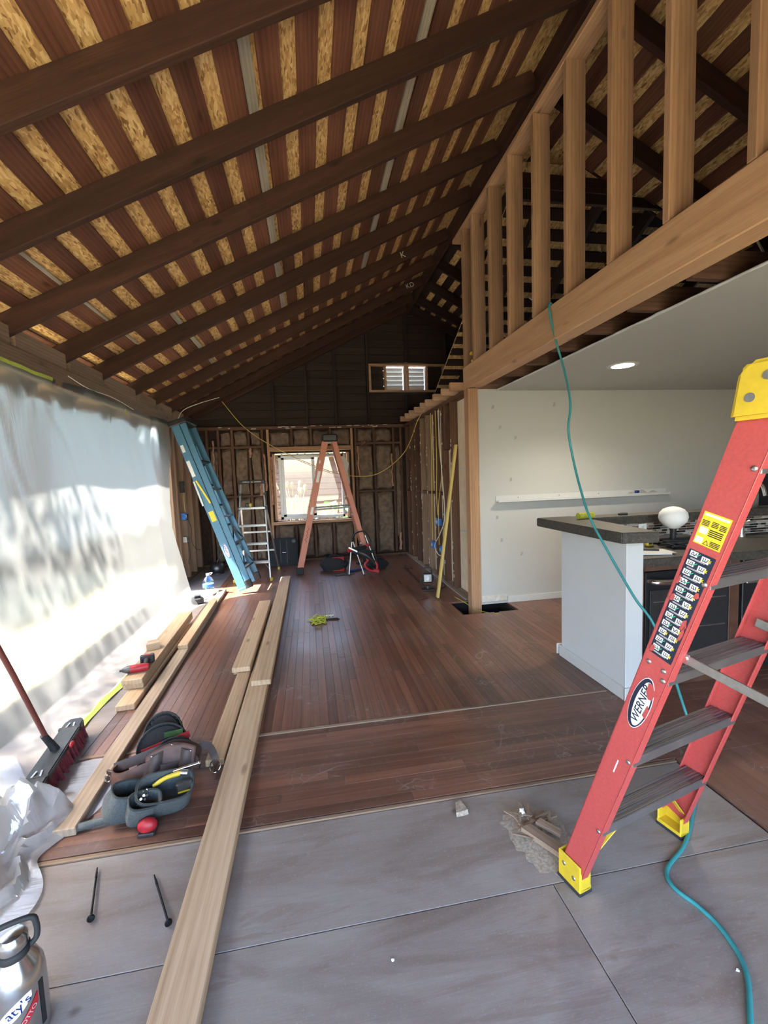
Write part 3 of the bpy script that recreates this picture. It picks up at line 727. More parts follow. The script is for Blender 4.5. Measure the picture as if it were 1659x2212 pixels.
for k in range(34):
    s_ = k / 34 * 4; side = int(s_); u = s_ - side
    x = [wx0 + (wx1 - wx0) * u, wx1 + .012, wx1 - (wx1 - wx0) * u, wx0 - .012][side]; z = [wz0 - .01, wz0 + (wz1 - wz0) * u, wz1 + .01, wz1 - (wz1 - wz0) * u][side]
    b.ball((x, YF - .002, z), rnd.uniform(.010, .022), (1.2, .6, 1.2), 8)
b.build('foam_seal', 'foam', win, smooth=60)
b = MB(); b.prism([(.62, 1.15), (.70, 1.22), (.72, 1.42), (.69, 1.60), (.72, 1.74), (.66, 1.85), (.62, 1.88)], 0, .02, Matrix(((1, 0, 0, 0), (0, 0, 1, YF - .01), (0, 1, 0, 0), (0, 0, 0, 1))))
b.build('torn_paper', 'paper', win)

# gable vent
b = MB(); vx0, vx1, vz0, vz1 = 1.15, 2.585, 3.02, 3.525
b.bb(vx0, vx1, YF - .01, YF + .08, vz1 - .035, vz1, .003); b.bb(vx0, vx1, YF - .01, YF + .08, vz0, vz0 + .035, .003)
for x in (vx0 + .02, 1.455, 1.825, 1.875, 2.235, vx1 - .02): b.bb(x - .02, x + .02, YF - .01, YF + .08, vz0 + .03, vz1 - .03, .003)
vent = struct(b.build('window_2', 'stud_wood'))
for x0, x1 in ((1.48, 1.80), (1.90, 2.21)):
    for k in range(5):
        z = 3.115 + k * .078
        board('louver_slat', (x0, YF + .11, z), (x1, YF + .11, z), .085, .012, Vector((0, .45, -1)), 'white_trim', vent, bevel=.002)

# outside: ground, neighbour's house, plants, tree that dapples the sheet
b = MB(); b.bb(-30, -2.2, -20, 30, -.35, -.25); b.bb(-30, 30, 8.3, 40, -.35, -.25); b.bb(-30, 30, -25, YB - .1, -.35, -.25)
struct(b.build('ground_outside', 'lawn'))
nh = thing('neighbour_house', 'pink-brown boarded house wall seen through the far window', 'house', (0, 11.2, -.25))
b = MB(); b.bb(-5, 6, .03, .2, 0, 2.35); b.build('wall', 'siding_pink', nh)
for k in range(16):
    board('siding_board', (-5, 0, .09 + k * .145), (6, 0, .09 + k * .145), .142, .025, Vector((0, .12, 1)), 'siding_pink', nh, bevel=.003)
b = MB(); b.bb(-5, 6, -.35, .2, 2.35, 2.62, .01); b.build('eave_fascia', 'siding_trim', nh)
b = MB(); b.prism([(-.4, 2.62), (2.0, 3.6), (2.0, 3.7), (-.4, 2.7)], -5, 6, Matrix(((0, 0, 1, 0), (1, 0, 0, 0), (0, 1, 0, 0), (0, 0, 0, 1)))); b.build('roof', 'siding_trim', nh)
nw = thing('sky_blocking_wall', 'added pale grey-green wall blocking the sky behind the plastic sheet', 'house', (-8.0, 12.0, -.25))  # added wall, sized to block the sky seen through the sheet
plain('siding_sage', (.36, .40, .37), .8, var=.08, scale=3)
b = MB(); b.bb(-.2, -.03, -15, 16, 0, 3.95); b.build('wall', 'siding_sage', nw)
for k in range(19): board('siding_board', (0, -15, .1 + k * .2), (0, 16, .1 + k * .2), .196, .025, Vector((.12, 0, 1)), 'siding_sage', nw, bevel=.003)
b = MB(); b.prism([(.1, 3.85), (-3.4, 5.0), (-3.4, 5.12), (.1, 3.97)], -15.2, 16.2, Matrix(((1, 0, 0, 0), (0, 0, 1, 0), (0, 1, 0, 0), (0, 0, 0, 1)))); b.build('roof', 'siding_trim', nw)
def banana(x, y, h, label, s=1.0):
    p = thing('broad_leaf_plant', label, 'plant', (x, y, -.25))
    MB().tube(bez([(0, 0, 0), (.02, 0, h * .5), (-.02, 0, h)], 5), [.03] * 11, 8).build('stem', 'leaf_banana', p, smooth=60)
    for k in range(7):
        a = k * 2.4; L = .55 * s * rnd.uniform(.8, 1.15); zz = h * (.45 + .09 * k)
        def f(u, v, a=a, L=L, zz=zz):
            wv = .13 * s * math.sin(math.pi * min(1, u * .97 + .03)) ** .7; q = (v - .5) * 2
            d = Vector((math.cos(a), math.sin(a), 0)); n = Vector((-d.y, d.x, 0))
            return d * (L * u) + n * (wv * q) + Vector((0, 0, zz + .35 * s * u - .5 * s * u * u + abs(q) * .03))
        MB().grid(f, 8, 4).build('leaf', 'leaf_banana', p, smooth=80)
banana(.50, 9.5, 1.15, 'broad-leaved green plant outside the right window pane')
banana(1.25, 9.9, .75, 'small green plant in the lower right corner of the window', .6)
dp = thing('dry_shrub', 'pale dry twiggy shrub outside the left window pane', 'shrub', (-.35, 9.7, -.25))
for k in range(16):
    a = rnd.uniform(0, 6.28); L = rnd.uniform(.9, 1.9)
    MB().tube(bez([(0, 0, 0), (math.cos(a) * .12, math.sin(a) * .1, L * .5), (math.cos(a) * .4 * L * .6, math.sin(a) * .15, L)], 4), [.012, .012, .011, .010, .010, .009, .008, .006, .004], 5).build('twig', 'stem_tan', dp, smooth=60)
    MB().ball((math.cos(a) * .24 * L, math.sin(a) * .15, L), .05, (1, .5, 1.6), 6).build('leaf_tuft', 'stem_tan', dp)

def leafy(name, label, c, rad, n, size, seed):
    r_ = random.Random(seed); t_ = thing(name, label, 'tree', (c[0], c[1], -.25))
    bm = bmesh.new()
    for _ in range(n):
        p = Vector((r_.gauss(0, 1), r_.gauss(0, 1), r_.gauss(0, 1))).normalized() * r_.uniform(.35, 1) ** .6
        p = Vector((p.x * rad[0], p.y * rad[1], p.z * rad[2] + c[2] + .25))
        q = Matrix.Rotation(r_.uniform(0, 6.28), 3, 'Z') @ Matrix.Rotation(r_.uniform(-1.2, 1.2), 3, 'X')
        s_ = size * r_.uniform(.6, 1.3)
        bm.faces.new([bm.verts.new(p + q @ Vector(v) * s_) for v in ((-.4, -.9, 0), (.4, -.9, .05), (.55, .1, 0), (0, 1, .1), (-.55, .1, 0))])
    o = link('foliage', finish(bm, 'foliage'), 'leaf', t_); o['kind'] = 'stuff'
    MB().tube(bez([(0, 0, 0), (.05, .1, c[2] * .5), (0, 0, c[2])], 5), [.13] * 5 + [.09] * 6, 8).build('trunk', 'bark', t_, smooth=60)
    return t_
leafy('garden_tree', 'leafy tree in the yard beyond the plastic sheet', (-4.8, 2.2, 3.7), (.9, 2.1, 1.25), 1900, .055, 3)
leafy('garden_tree', 'second leafy tree in the yard beyond the near end of the sheet', (-5.0, -.3, 3.5), (1.0, 1.2, 1.2), 1500, .06, 4)
leafy('garden_tree', 'leafy tree in the yard beyond the far end of the sheet', (-5.4, 7.4, 5.2), (.9, 1.1, .9), 260, .08, 5)

# ================================================================== PLASTIC SHEET over the left opening
sheet = thing('plastic_sheet', 'milky plastic sheet hung over the whole left opening', 'plastic sheet', (-1.5, 3.0, 0))
def lerp(a, c, u): return a + (c - a) * u
def sheet_pt(u, v):
    """u along the wall (near to far), v from the floor up"""
    ytop, ybot = lerp(YB, 6.62, u), lerp(YB, 5.52, u)
    y = lerp(ybot, ytop, v ** 1.3); x = lerp(-1.53, -1.885, min(1, v ** .75)) - .06 * math.sin(math.pi * v)
    if v < .03: x += .015
    g1 = mnoise.noise(Vector((u * 9 + v * 1.5, v * 1.1, 2.0))); g2 = mnoise.noise(Vector((u * 30 + v * 5, v * 1.6, 5.0)))
    cr = max(0, 1 - abs(mnoise.noise(Vector((u * 14 + v * 3.5, v * 2.2, 9.0)))) * 9)
    fold = .050 * g1 + .016 * g2 * (.3 + .7 * v) - .012 * cr * (.3 + .7 * v) + .010 * math.sin(u * 150) * max(0, v - .75) * 3
    z = 2.36 * v - .035 * abs(math.sin(u * 13)) * v ** 4
    x += fold * min(1, 8 * v) * (1 if v < .97 else .5)
    if u > .952: x += .10 * (u - .952) / .048 * (1 - v); y += .05 * math.sin(v * 9) * (u - .952) / .048
    return Vector((x + 1.5, y - 3.0, max(.003, z)))
MB().grid(sheet_pt, 270, 60).build('film', 'sheet_film', sheet, smooth=180)
def strip_on_sheet(u0, u1, v0, v1, name, mat, off=.012):
    MB().grid(lambda a, c: sheet_pt(lerp(u0, u1, a), lerp(v0, v1, c)) + Vector((off, 0, 0)), 24, 2).build(name, mat, sheet, smooth=180)
strip_on_sheet(.534, .646, .988, 1.0, 'top_tape', 'green_tape'); strip_on_sheet(.803, .807, .955, .985, 'top_tape', 'green_tape')
b = MB()
def tape_pt(a, c): return Vector((-1.515 + .055 * c + .012 * math.sin(a * 9), lerp(2.42, 3.62, a), .004 + .004 * math.sin(a * 20)))
MB().grid(tape_pt, 20, 1).build('floor_tape', 'green_tape', sheet, smooth=180, M=Matrix.Translation((1.5, -3.0, 0)))
heap = thing('plastic_heap', 'crumpled heap of clear plastic on the floor at the left edge', 'plastic sheet', (-1.4, 1.8, 0))
r2 = random.Random(11)
PH = [(r2.uniform(0, 6.28), r2.uniform(3, 9), r2.uniform(3, 9)) for _ in range(7)]
def heap_pt(u, v):
    a = lerp(-.95, .70, u); c = lerp(-.62, .98, v)
    ang = math.atan2(c, a); sc = 1 - .10 * math.sin(ang * 5 + 1) - .07 * math.sin(ang * 9)
    d = math.sqrt((a / .62) ** 2 + ((c - .02) / .66) ** 2)
    h = .25 * max(0, 1 - d * d) ** .55 if d < 1 else 0
    q = Vector((a * 2.6, c * 2.6, .3)); r_ = 0.0; w_ = 1.0
    for _ in range(4):
        r_ += w_ * (1 - abs(mnoise.noise(q)) * 2.6); q = q * 2.1 + Vector((3.1, 1.7, .9)); w_ *= .48
    edge = max(0.0, min(1.0, (1.25 - d) / .5))
    return Vector((a * .62 * sc - .12, c * .72 * sc, max(.006, h * (.45 + .42 * r_) + .045 * r_ * edge)))
MB().grid(heap_pt, 80, 76).build('film', 'heap_film', heap, smooth=38)

# ================================================================== KITCHEN
def slab(name, label, outline, z0, z1, cat='countertop'):
    b = MB(); b.prism(outline, z0, z1)
    es = [e for e in b.bm.edges]; bmesh.ops.bevel(b.bm, geom=es, offset=.006, segments=2, affect='EDGES')
    return tag(b.build(name, 'concrete'), label, cat)
slab('concrete_counter', 'thick dark concrete bar top on the white half wall', [(1.765, 2.235), (1.985, 2.20), (2.06, 2.98), (2.06, 3.20), (1.765, 3.20)], 1.052, 1.118)
slab('concrete_ledge', 'long narrow concrete ledge along the kitchen half wall', [(2.065, 3.01), (6.2, 3.01), (6.2, 3.20), (2.065, 3.20)], 1.052, 1.115)
slab('worktop', 'dark concrete kitchen worktop above the oven', [(2.055, 2.42), (6.2, 2.42), (6.2, 3.055), (2.055, 3.055)], .850, .908)
tile = thing('tile_backsplash', 'mosaic tile backsplash in brown and grey above the worktop', 'backsplash', (2.06, 3.055, .91))
b = MB(); b.bb(0, 4.0, -.001, .0035, 0, .14); b.build('grout_bed', 'drywall_core', tile)
cols = []
for nm, c_ in (('tile_brown', (.085, .045, .030)), ('tile_grey', (.17, .16, .155)), ('tile_pale', (.36, .33, .30)), ('tile_black', (.018, .018, .020))): plain(nm, c_, .25, var=.15); cols.append(nm)
kk = 0
for r_ in range(7):
    x = -rnd.uniform(0, .05)
    while x < 2.0 and kk < 300:
        L = rnd.choice((.03, .05, .05, .075)); a, e = max(0, x), x + L - .003
        if e - a > .012:
            key = ('tile', round(e - a, 3)); mt = rnd.choice(cols); me = CACHE.get((key, mt))
            if me is None:
                bb_ = MB(); bb_.box((0, 0, 0), (e - a, .004, .0165), None, .0008); me = finish(bb_.bm, 'tile'); me.materials.append(MATS[mt]); CACHE[(key, mt)] = me
            link('tile', me, mt, tile, Matrix.Translation(((a + e) / 2, -.003, .0105 + r_ * .0195))); kk += 1
        x += L
b = MB(); b.bb(-.036, .036, -.006, 0, -.058, .058, .002); ol = tag(b.build('wall_outlet', 'white_plastic', M=Matrix.Translation((2.585, 3.046, .985))), 'white outlet plate on the tile backsplash', 'outlet')
b = MB(); b.bb(-.012, .012, -.008, -.005, .012, .040); b.bb(-.012, .012, -.008, -.005, -.040, -.012); b.build('socket', 'white_trim', ol)
cab = thing('base_cabinet', 'dark wood base cabinet framing the oven', 'cabinet', (2.06, 2.46, 0))
b = MB(); b.bb(0, .05, 0, .58, .08, .848, .003); b.bb(.70, .78, 0, .58, .08, .848, .003); b.bb(.05, .70, 0, .03, .815, .848, .002); b.bb(0, .78, .05, .58, 0, .08); b.build('carcass', 'dark_cabinet', cab)
ov = thing('oven', 'black built-in oven with a curved steel handle', 'oven', (2.11, 2.455, .09))
b = MB(); b.bb(.005, .645, 0, .55, 0, .72, .004); b.build('body', 'black_steel', ov)
b = MB(); b.bb(.03, .62, -.012, 0, .06, .60, .003); b.build('door_glass', 'black_plastic', ov)
MB().tube(bez([(.02, -.005, .665), (.05, -.06, .665), (.32, -.075, .66), (.60, -.06, .665), (.63, -.005, .665)], 8), .021, 12).build('handle', 'chrome', ov, smooth=50)
for z in (.33, .52): MB().bb(.05, .60, -.016, -.012, z, z + .006).build('rack_line', 'aluminium', ov)
dw = thing('dishwasher', 'steel front dishwasher to the right of the oven', 'dishwasher', (2.86, 2.455, .08))
b = MB(); b.bb(0, .60, 0, .55, 0, .765, .004); b.build('body', 'black_steel', dw)
b = MB(); b.bb(.02, .58, -.012, 0, .60, .75, .004); b.build('control_panel', 'aluminium', dw)
b = MB(); b.bb(.10, .40, -.022, -.01, .63, .69, .004); b.build('handle_recess', 'black_plastic', dw)
c2 = thing('base_cabinet', 'dark base cabinet run at the right end of the worktop', 'cabinet', (3.5, 2.46, 0))
b = MB(); b.bb(0, 2.7, 0, .58, 0, .848, .003); b.build('carcass', 'dark_cabinet', c2)
for k in range(4):
    d_ = MB(); d_.bb(.02 + k * .67, .66 + k * .67, -.02, 0, .1, .83, .004); do = d_.build('door', 'dark_cabinet', c2)
    MB().cyl((.60 + k * .67, -.045, .6), (.60 + k * .67, -.045, .75), .006).build('handle', 'aluminium', do)
lamp = thing('globe_lamp', 'round white globe lamp on a black stem on the worktop', 'lamp', (2.635, 2.80, .909))
MB().lathe([(.055, 0), (.055, .012), (.022, .02), (.020, .10), (.026, .12), (.026, .128)], n=20).build('base', 'black_plastic', lamp, smooth=40)
MB().lathe([(.02, .118), (.03, .125), (.062, .145), (.088, .175), (.096, .205), (.090, .238), (.068, .265), (.035, .280), (.006, .285)], n=28).build('globe', 'lamp_globe', lamp, smooth=60)
fa = thing('faucet', 'steel gooseneck faucet on the worktop behind the ladder', 'faucet', (3.37, 2.92, .909))
MB().lathe([(.030, 0), (.030, .01), (.020, .03), (.017, .15), (.014, .2)], n=16).build('body', 'aluminium', fa, smooth=40)
MB().tube(bez([(0, 0, .19), (0, 0, .34), (.02, -.05, .42), (.02, -.13, .41), (.02, -.16, .33)], 6), .013, 10).build('spout', 'chrome', fa, smooth=50)
MB().bar((.015, 0, .10), (.075, 0, .125), .014, .010, (0, 1, 0)).build('lever', 'chrome', fa)
pot = thing('steel_canister', 'brushed steel canister on the ledge at the right edge', 'canister', (3.62, 3.10, 1.116))
MB().lathe([(.075, 0), (.078, .005), (.078, .13), (.074, .135), (.07, .13), (.07, .02)], n=24).build('body', 'aluminium', pot, smooth=40)
MB().lathe([(.080, .125), (.081, .13), (.081, .14), (.079, .142)], n=24).build('rim', 'chrome', pot, smooth=40)
fr = thing('refrigerator', 'tall black refrigerator at the right edge behind the ladder', 'refrigerator', (5.15, 3.85, 0))
b = MB(); b.bb(0, .9, 0, .65, .02, 1.80, .01); b.build('body', 'black_steel', fr)
for a, e in ((0, .445), (.455, .9)):
    d_ = MB(); d_.bb(a, e, -.05, 0, .05, 1.78, .008); do = d_.build('door', 'black_steel', fr)
    MB().cyl((.40 if a == 0 else .50, -.08, .7), (.40 if a == 0 else .50, -.08, 1.5), .012).build('handle', 'aluminium', do)
sp = thing('twine_spool', 'yellow spool of mason line lying on the bar top', 'spool', (2.03, 2.96, 1.120), R(6))
MB().cyl((-.065, 0, .024), (.065, 0, .024), .017, n=16).build('core', 'leather_dark', sp, smooth=40)
MB().tube([(-.055 + .11 * k / 330, math.cos(k * .63) * .021, .024 + math.sin(k * .63) * .021) for k in range(331)], .003, 5).build('line', 'string_yellow', sp, smooth=60)
MB().cyl((-.066, 0, .024), (-.056, 0, .024), .024, n=16).build('end_flange', 'string_yellow', sp, smooth=40)
MB().cyl((.056, 0, .024), (.066, 0, .024), .024, n=16).build('end_flange', 'string_yellow', sp, smooth=40)
ky = thing('pocket_knife', 'small folded steel and black multi-tool on the concrete ledge', 'multi-tool', (2.44, 3.08, 1.116), R(-8))
MB().box((0, 0, .008), (.075, .02, .015), None, .004).build('handle', 'black_plastic', ky); MB().box((.008, 0, .018), (.06, .008, .006), None, .002).build('blade', 'chrome', ky)
MB().tube([(.045 + .010 * math.cos(a), .012 * math.sin(a), .006) for a in [k * .52 for k in range(12)]], .0018, 6, True).build('ring', 'chrome', ky, smooth=60)
nb = thing('notepad', 'white notepad open on the worktop', 'notepad', (2.25, 2.58, .909), R(-14))
MB().box((0, 0, .006), (.21, .15, .011), None, .001).build('pages', 'paper', nb); MB().box((.02, -.01, .0125), (.22, .14, .001), Matrix.Rotation(.12, 3, 'Z')).build('top_sheet', 'paper', nb)
pn = thing('marker_pen', 'black marker pen lying across the notepad', 'pen', (2.25, 2.60, .927), R(-30))
MB().cyl((-.065, 0, 0), (.03, 0, 0), .006).build('barrel', 'ink_black', pn, smooth=40); MB().cyl((.03, 0, 0), (.068, 0, 0), .0068).build('cap', 'ink_black', pn, smooth=40)
tm = thing('tape_measure', 'yellow tape measure on the worktop beside the half wall', 'tape measure', (2.43, 2.80, .909), R(15))
MB().box((0, 0, .032), (.07, .04, .062), None, .012).build('case', 'yellow_plastic', tm); MB().box((.038, 0, .010), (.012, .028, .006)).build('hook', 'chrome', tm); MB().box((-.005, -.021, .035), (.04, .003, .035), None, .001).build('side_grip', 'black_rubber', tm)
cb = thing('cable_pile', 'tangle of thin black cable on the worktop below the lamp', 'cable', (2.56, 2.70, .912))
r3 = random.Random(5)
for k in range(3):
    MB().tube(bez([(r3.uniform(-.09, .13), r3.uniform(-.07, .07), r3.uniform(.005, .05)) for _ in range(12)], 6), .0045, 6).build('cable', 'black_rubber', cb, smooth=60)
tr_ = thing('charging_tray', 'flat black charger box behind the cable tangle on the worktop', 'charger', (2.72, 2.90, .909))
MB().box((0, 0, .022), (.36, .11, .044), None, .006).build('case', 'black_plastic', tr_); MB().box((-.1, -.057, .03), (.06, .004, .012)).build('switch', 'dark_metal', tr_)
led = thing('picture_ledge', 'long white picture ledge on the kitchen wall', 'shelf', (3.1, 4.58, 1.155))
MB().bb(-1.065, 1.09, -.085, 0, 0, .012, .002).build('shelf', 'white_trim', led); MB().bb(-1.065, 1.09, -.012, 0, .012, .07, .002).build('back_rail', 'white_trim', led); MB().bb(-1.065, 1.09, -.085, -.075, .012, .03, .002).build('front_lip', 'white_trim', led)
for x in (-.8, -.3, .2, .7): MB().cyl((x, -.014, .045), (x, -.012, .045), .005, n=8).build('screw', 'dark_metal', led)
bag = thing('plastic_packet', 'crumpled clear packet lying on the picture ledge', 'packet', (3.86, 4.54, 1.171))
MB().grid(lambda u, v: Vector(((u - .5) * .42, (v - .5) * .07, .004 + .05 * math.sin(math.pi * u) ** .5 * math.sin(math.pi * v) * (.6 + .4 * math.sin(u * 17)))), 16, 6).build('wrapper', 'heap_film', bag, smooth=30)
MB().box((-.09, -.01, .03), (.05, .03, .03), Matrix.Rotation(.4, 3, 'Z')).build('printed_patch', 'ink_blue', bag)
dl_ = thing('recessed_light', 'lit recessed downlight in the kitchen ceiling', 'light', (2.74, 3.478, 2.38))
b = MB(); b.lathe([(.125, -.006), (.125, 0), (.098, 0.0), (.090, -.004)], n=32); b.build('trim_ring', 'white_trim', dl_, smooth=40)
MB().lathe([(.088, -.0062), (.088, -.0075), (.001, -.008)], n=32).build('lens', 'lamp_glow', dl_, smooth=40)
pl_ = bpy.data.lights.new('downlight_lamp', 'SPOT'); plo = bpy.data.objects.new('downlight_lamp', pl_); COL.objects.link(plo); plo.parent = dl_
pl_.energy = 26; pl_.spot_size = R(140); pl_.spot_blend = .8; pl_.color = (1, .86, .66); pl_.shadow_soft_size = .08; plo.location = (0, 0, -.03)

# ================================================================== LADDERS
def channel(b, p0, p1, out, web, fl, th):
    """C-section rail: web facing OUT, flanges turned inward"""
    p0, p1, out = Vector(p0), Vector(p1), Vector(out); a = (p1 - p0).normalized(); out = (out - a * out.dot(a)).normalized(); d = a.cross(out)
    b.bar(p0 - out * th / 2, p1 - out * th / 2, web, th, d, .0012)
    for s_ in (-1, 1): b.bar(p0 + d * s_ * (web / 2 - th / 2) - out * fl / 2, p1 + d * s_ * (web / 2 - th / 2) - out * fl / 2, th, fl, d, .001)

class Ladder:
    def __init__(s, root, H, hb, ht, run, web, fl): s.root, s.H, s.hb, s.ht, s.run, s.web, s.fl = root, H, hb, ht, run, web, fl
    def x(s, z): return s.hb + (s.ht - s.hb) * z / s.H
    def y(s, z): return s.run * z / s.H
    def rails(s, mat, z0, z1, th=.004, name='rail'):
        for sd_ in (1, -1):
            b = MB(); channel(b, (sd_ * s.x(z0), s.y(z0), z0), (sd_ * s.x(z1), s.y(z1), z1), (sd_, 0, 0), s.web, s.fl, th); b.build(name, mat, s.root)
    def steps(s, zs, mat, depth=None, name='step', thick=.028):
        dp_ = depth or s.web * .92
        for z in zs:
            xx = s.x(z) - .005; b = MB()
            b.bb(-xx, xx, s.y(z) - dp_ / 2, s.y(z) + dp_ / 2, z - .004, z, .001)
            for q in (-1, 1): b.bb(-xx, xx, s.y(z) + q * (dp_ / 2 - .002) - .002, s.y(z) + q * (dp_ / 2 - .002) + .002, z - thick, z - .003, .0008)
            for k in range(5): b.bb(-xx, xx, s.y(z) - dp_ * .38 + k * dp_ * .19 - .002, s.y(z) - dp_ * .38 + k * dp_ * .19 + .002, z - .0005, z + .0018)
            b.build(name, mat, s.root)
    def on_web(s, z, dd=0.0, off=.0006):
        """frame on the outer face of the +x rail: x up the rail, y towards the front edge"""
        a = Vector((s.ht - s.hb, s.run, s.H)).normalized(); d = Vector((0, 1, 0)); d = (d - a * d.dot(a)).normalized()
        n = d.cross(a)
        p = Vector((s.x(z), s.y(z), z)) + d * dd + n * off
        M = Matrix((d, a, n)).transposed().to_4x4(); M.translation = p; return M

# ---- red stepladder close to the camera
rl = thing('red_stepladder', 'red fibreglass stepladder with yellow feet standing on the plywood', 'ladder', (1.141, 1.423, -.006), R(194))
L1 = Ladder(rl, 1.74, .2975, .2205, .555, .088, .032)
L1.rails('fiberglass_red', .06, 1.66)
L1.steps([.305, .605, .905, 1.205, 1.505], 'aluminium_step', .082)
for sd_ in (1, -1):
    b = MB(); channel(b, (sd_ * .27, 1.06, .05), (sd_ * .20, .66, 1.64), (sd_, 0, 0), .06, .025, .004); b.build('rear_rail', 'fiberglass_red', rl)
    b = MB(); b.box((sd_ * .275, 1.075, .035), (.05, .08, .07), None, .006); b.build('rear_foot', 'yellow_plastic', rl)
    # boot
    ft = MB(); xx = L1.x(.05); yy = L1.y(.05)
    ft.box((sd_ * (xx + .003), yy, .058), (.008, .10, .10), None, .003); ft.box((sd_ * (xx - .022), yy - .046, .058), (.05, .008, .10), None, .003); ft.box((sd_ * (xx - .022), yy + .046, .045), (.05, .008, .075), None, .003); ft.box((sd_ * (xx - .022), yy, .018), (.055, .10, .014), None, .003)
    fo = ft.build('foot', 'yellow_plastic', rl)
    MB().box((sd_ * (xx - .02), yy, .006), (.062, .106, .012), None, .003).build('rubber_pad', 'black_rubber', fo)
    for q in (-.022, .022): MB().ball((sd_ * (xx + .008), yy + q, .06 - q * .5), .008, (.4, 1, 1), 10).build('rivet', 'aluminium', fo, smooth=60)
    # spreader: two hinged arms
    z = .965; p = Vector((sd_ * (L1.x(z) - .03), L1.y(z) + .046, z)); e = Vector((sd_ * .235, .82, .93)); mid = p.lerp(e, .5) + Vector((0, 0, -.02))
    b = MB(); b.bar(p, mid, .026, .004, (0, 0, 1), .001); b.bar(mid + Vector((-sd_ * .004, -.02, 0)), e, .026, .004, (0, 0, 1), .001); so = b.build('spreader', 'aluminium', rl)
    for c_ in (p, mid): MB().cyl(c_ + Vector((.006, 0, 0)), c_ - Vector((.006, 0, 0)), .010, n=12).build('pivot_rivet', 'chrome', so, smooth=40)
    MB().bar(p + Vector((0, -.05, .012)), p + Vector((0, .012, -.002)), .03, .004, (0, 0, 1), .001).build('bracket', 'aluminium', so)
    # diagonal brace under the lowest step
    MB().bar((sd_ * (L1.x(.1) - .02), L1.y(.1) + .02, .10), (sd_ * .10, L1.y(.28) + .01, .285), .022, .004, (0, 1, 0), .001).build('step_brace', 'yellow_plastic', rl)
for sd_ in (1, -1):
    for z in (.29, .59, .89, 1.19, 1.49):
        MB().ball((sd_ * (L1.x(z) + .001), L1.y(z) + .033, z), .0075, (.45, 1, 1), 10).build('rivet', 'aluminium', rl, smooth=60)
for z, dd in ((.925, -.022), (.925, .022)):
    MB().ball((L1.x(z) + .001, L1.y(z) + dd, z - dd * .3), .0075, (.45, 1, 1), 10).build('rivet', 'aluminium', rl, smooth=60)
b = MB(); ytop = L1.y(1.68)                          # moulded top cap
b.prism([(-.075, 1.605), (.18, 1.605), (.165, 1.74), (-.035, 1.74), (-.058, 1.72)], -.255, .255, Matrix(((0, 0, 1, 0), (1, 0, 0, ytop), (0, 1, 0, 0), (0, 0, 0, 1))))
bmesh.ops.bevel(b.bm, geom=list(b.bm.edges), offset=.01, segments=2, affect='EDGES')
cap = b.build('top_cap', 'yellow_plastic', rl, smooth=40)
for yy, zz in ((-.03, 1.655), (.005, 1.70), (.045, 1.66), (.10, 1.66)):
    MB().cyl((.25, ytop + yy, zz), (.257, ytop + yy, zz), .011, n=14).build('rivet', 'aluminium', cap, smooth=40)
def stuck(parent, lad, z, x0, x1, y0, y1, mat, name, off=.0006, th=.0006):
    """flat sticker piece on the +x rail; x across the rail, y up the rail from height z"""
    b = MB(); b.bb(x0, x1, y0, y1, 0, th); return b.build(name, mat, parent, M=lad.on_web(z, 0, off))
lab = stuck(rl, L1, 1.29, -.034, .034, 0, .088, 'label_yellow', 'caution_label')
for k, (x0, x1, y0, y1) in enumerate([(-.030, .030, .078, .084)] + [(-.030, -.012, .064 - j * .004, .066 - j * .004) for j in range(4)] + [(-.006, .010, .066 - j * .004, .068 - j * .004) for j in range(4)] + [(.014, .030, .064 - j * .004, .066 - j * .004) for j in range(4)] + [(-.006, .028, .044 - j * .005, .0465 - j * .005) for j in range(4)] + [(.006, .030, .016 - j * .004, .018 - j * .004) for j in range(4)]):
    stuck(lab, L1, 1.29, x0, x1, y0, y1, 'ink_black' if k else 'label_white', 'printed_line', .0014)
stuck(lab, L1, 1.29, -.031, -.013, .004, .020, 'label_white', 'pictogram', .0014)
stuck(lab, L1, 1.29, -.030, -.010, .030, .047, 'label_white', 'blank_patch', .0014)
b = MB(); b.prism([(-.010, .004), (.004, .004), (-.003, .017)], 0, .0006); b.build('warning_triangle', 'ink_black', lab, M=L1.on_web(1.29, 0, .0014))
b = MB(); b.prism([(-.0075, .0055), (.0015, .0055), (-.003, .0140)], 0, .0006); b.build('warning_triangle', 'label_yellow', lab, M=L1.on_web(1.29, 0, .002))
lab2 = stuck(rl, L1, .955, -.034, .034, 0, .332, 'label_navy', 'instruction_label')
NR = 12
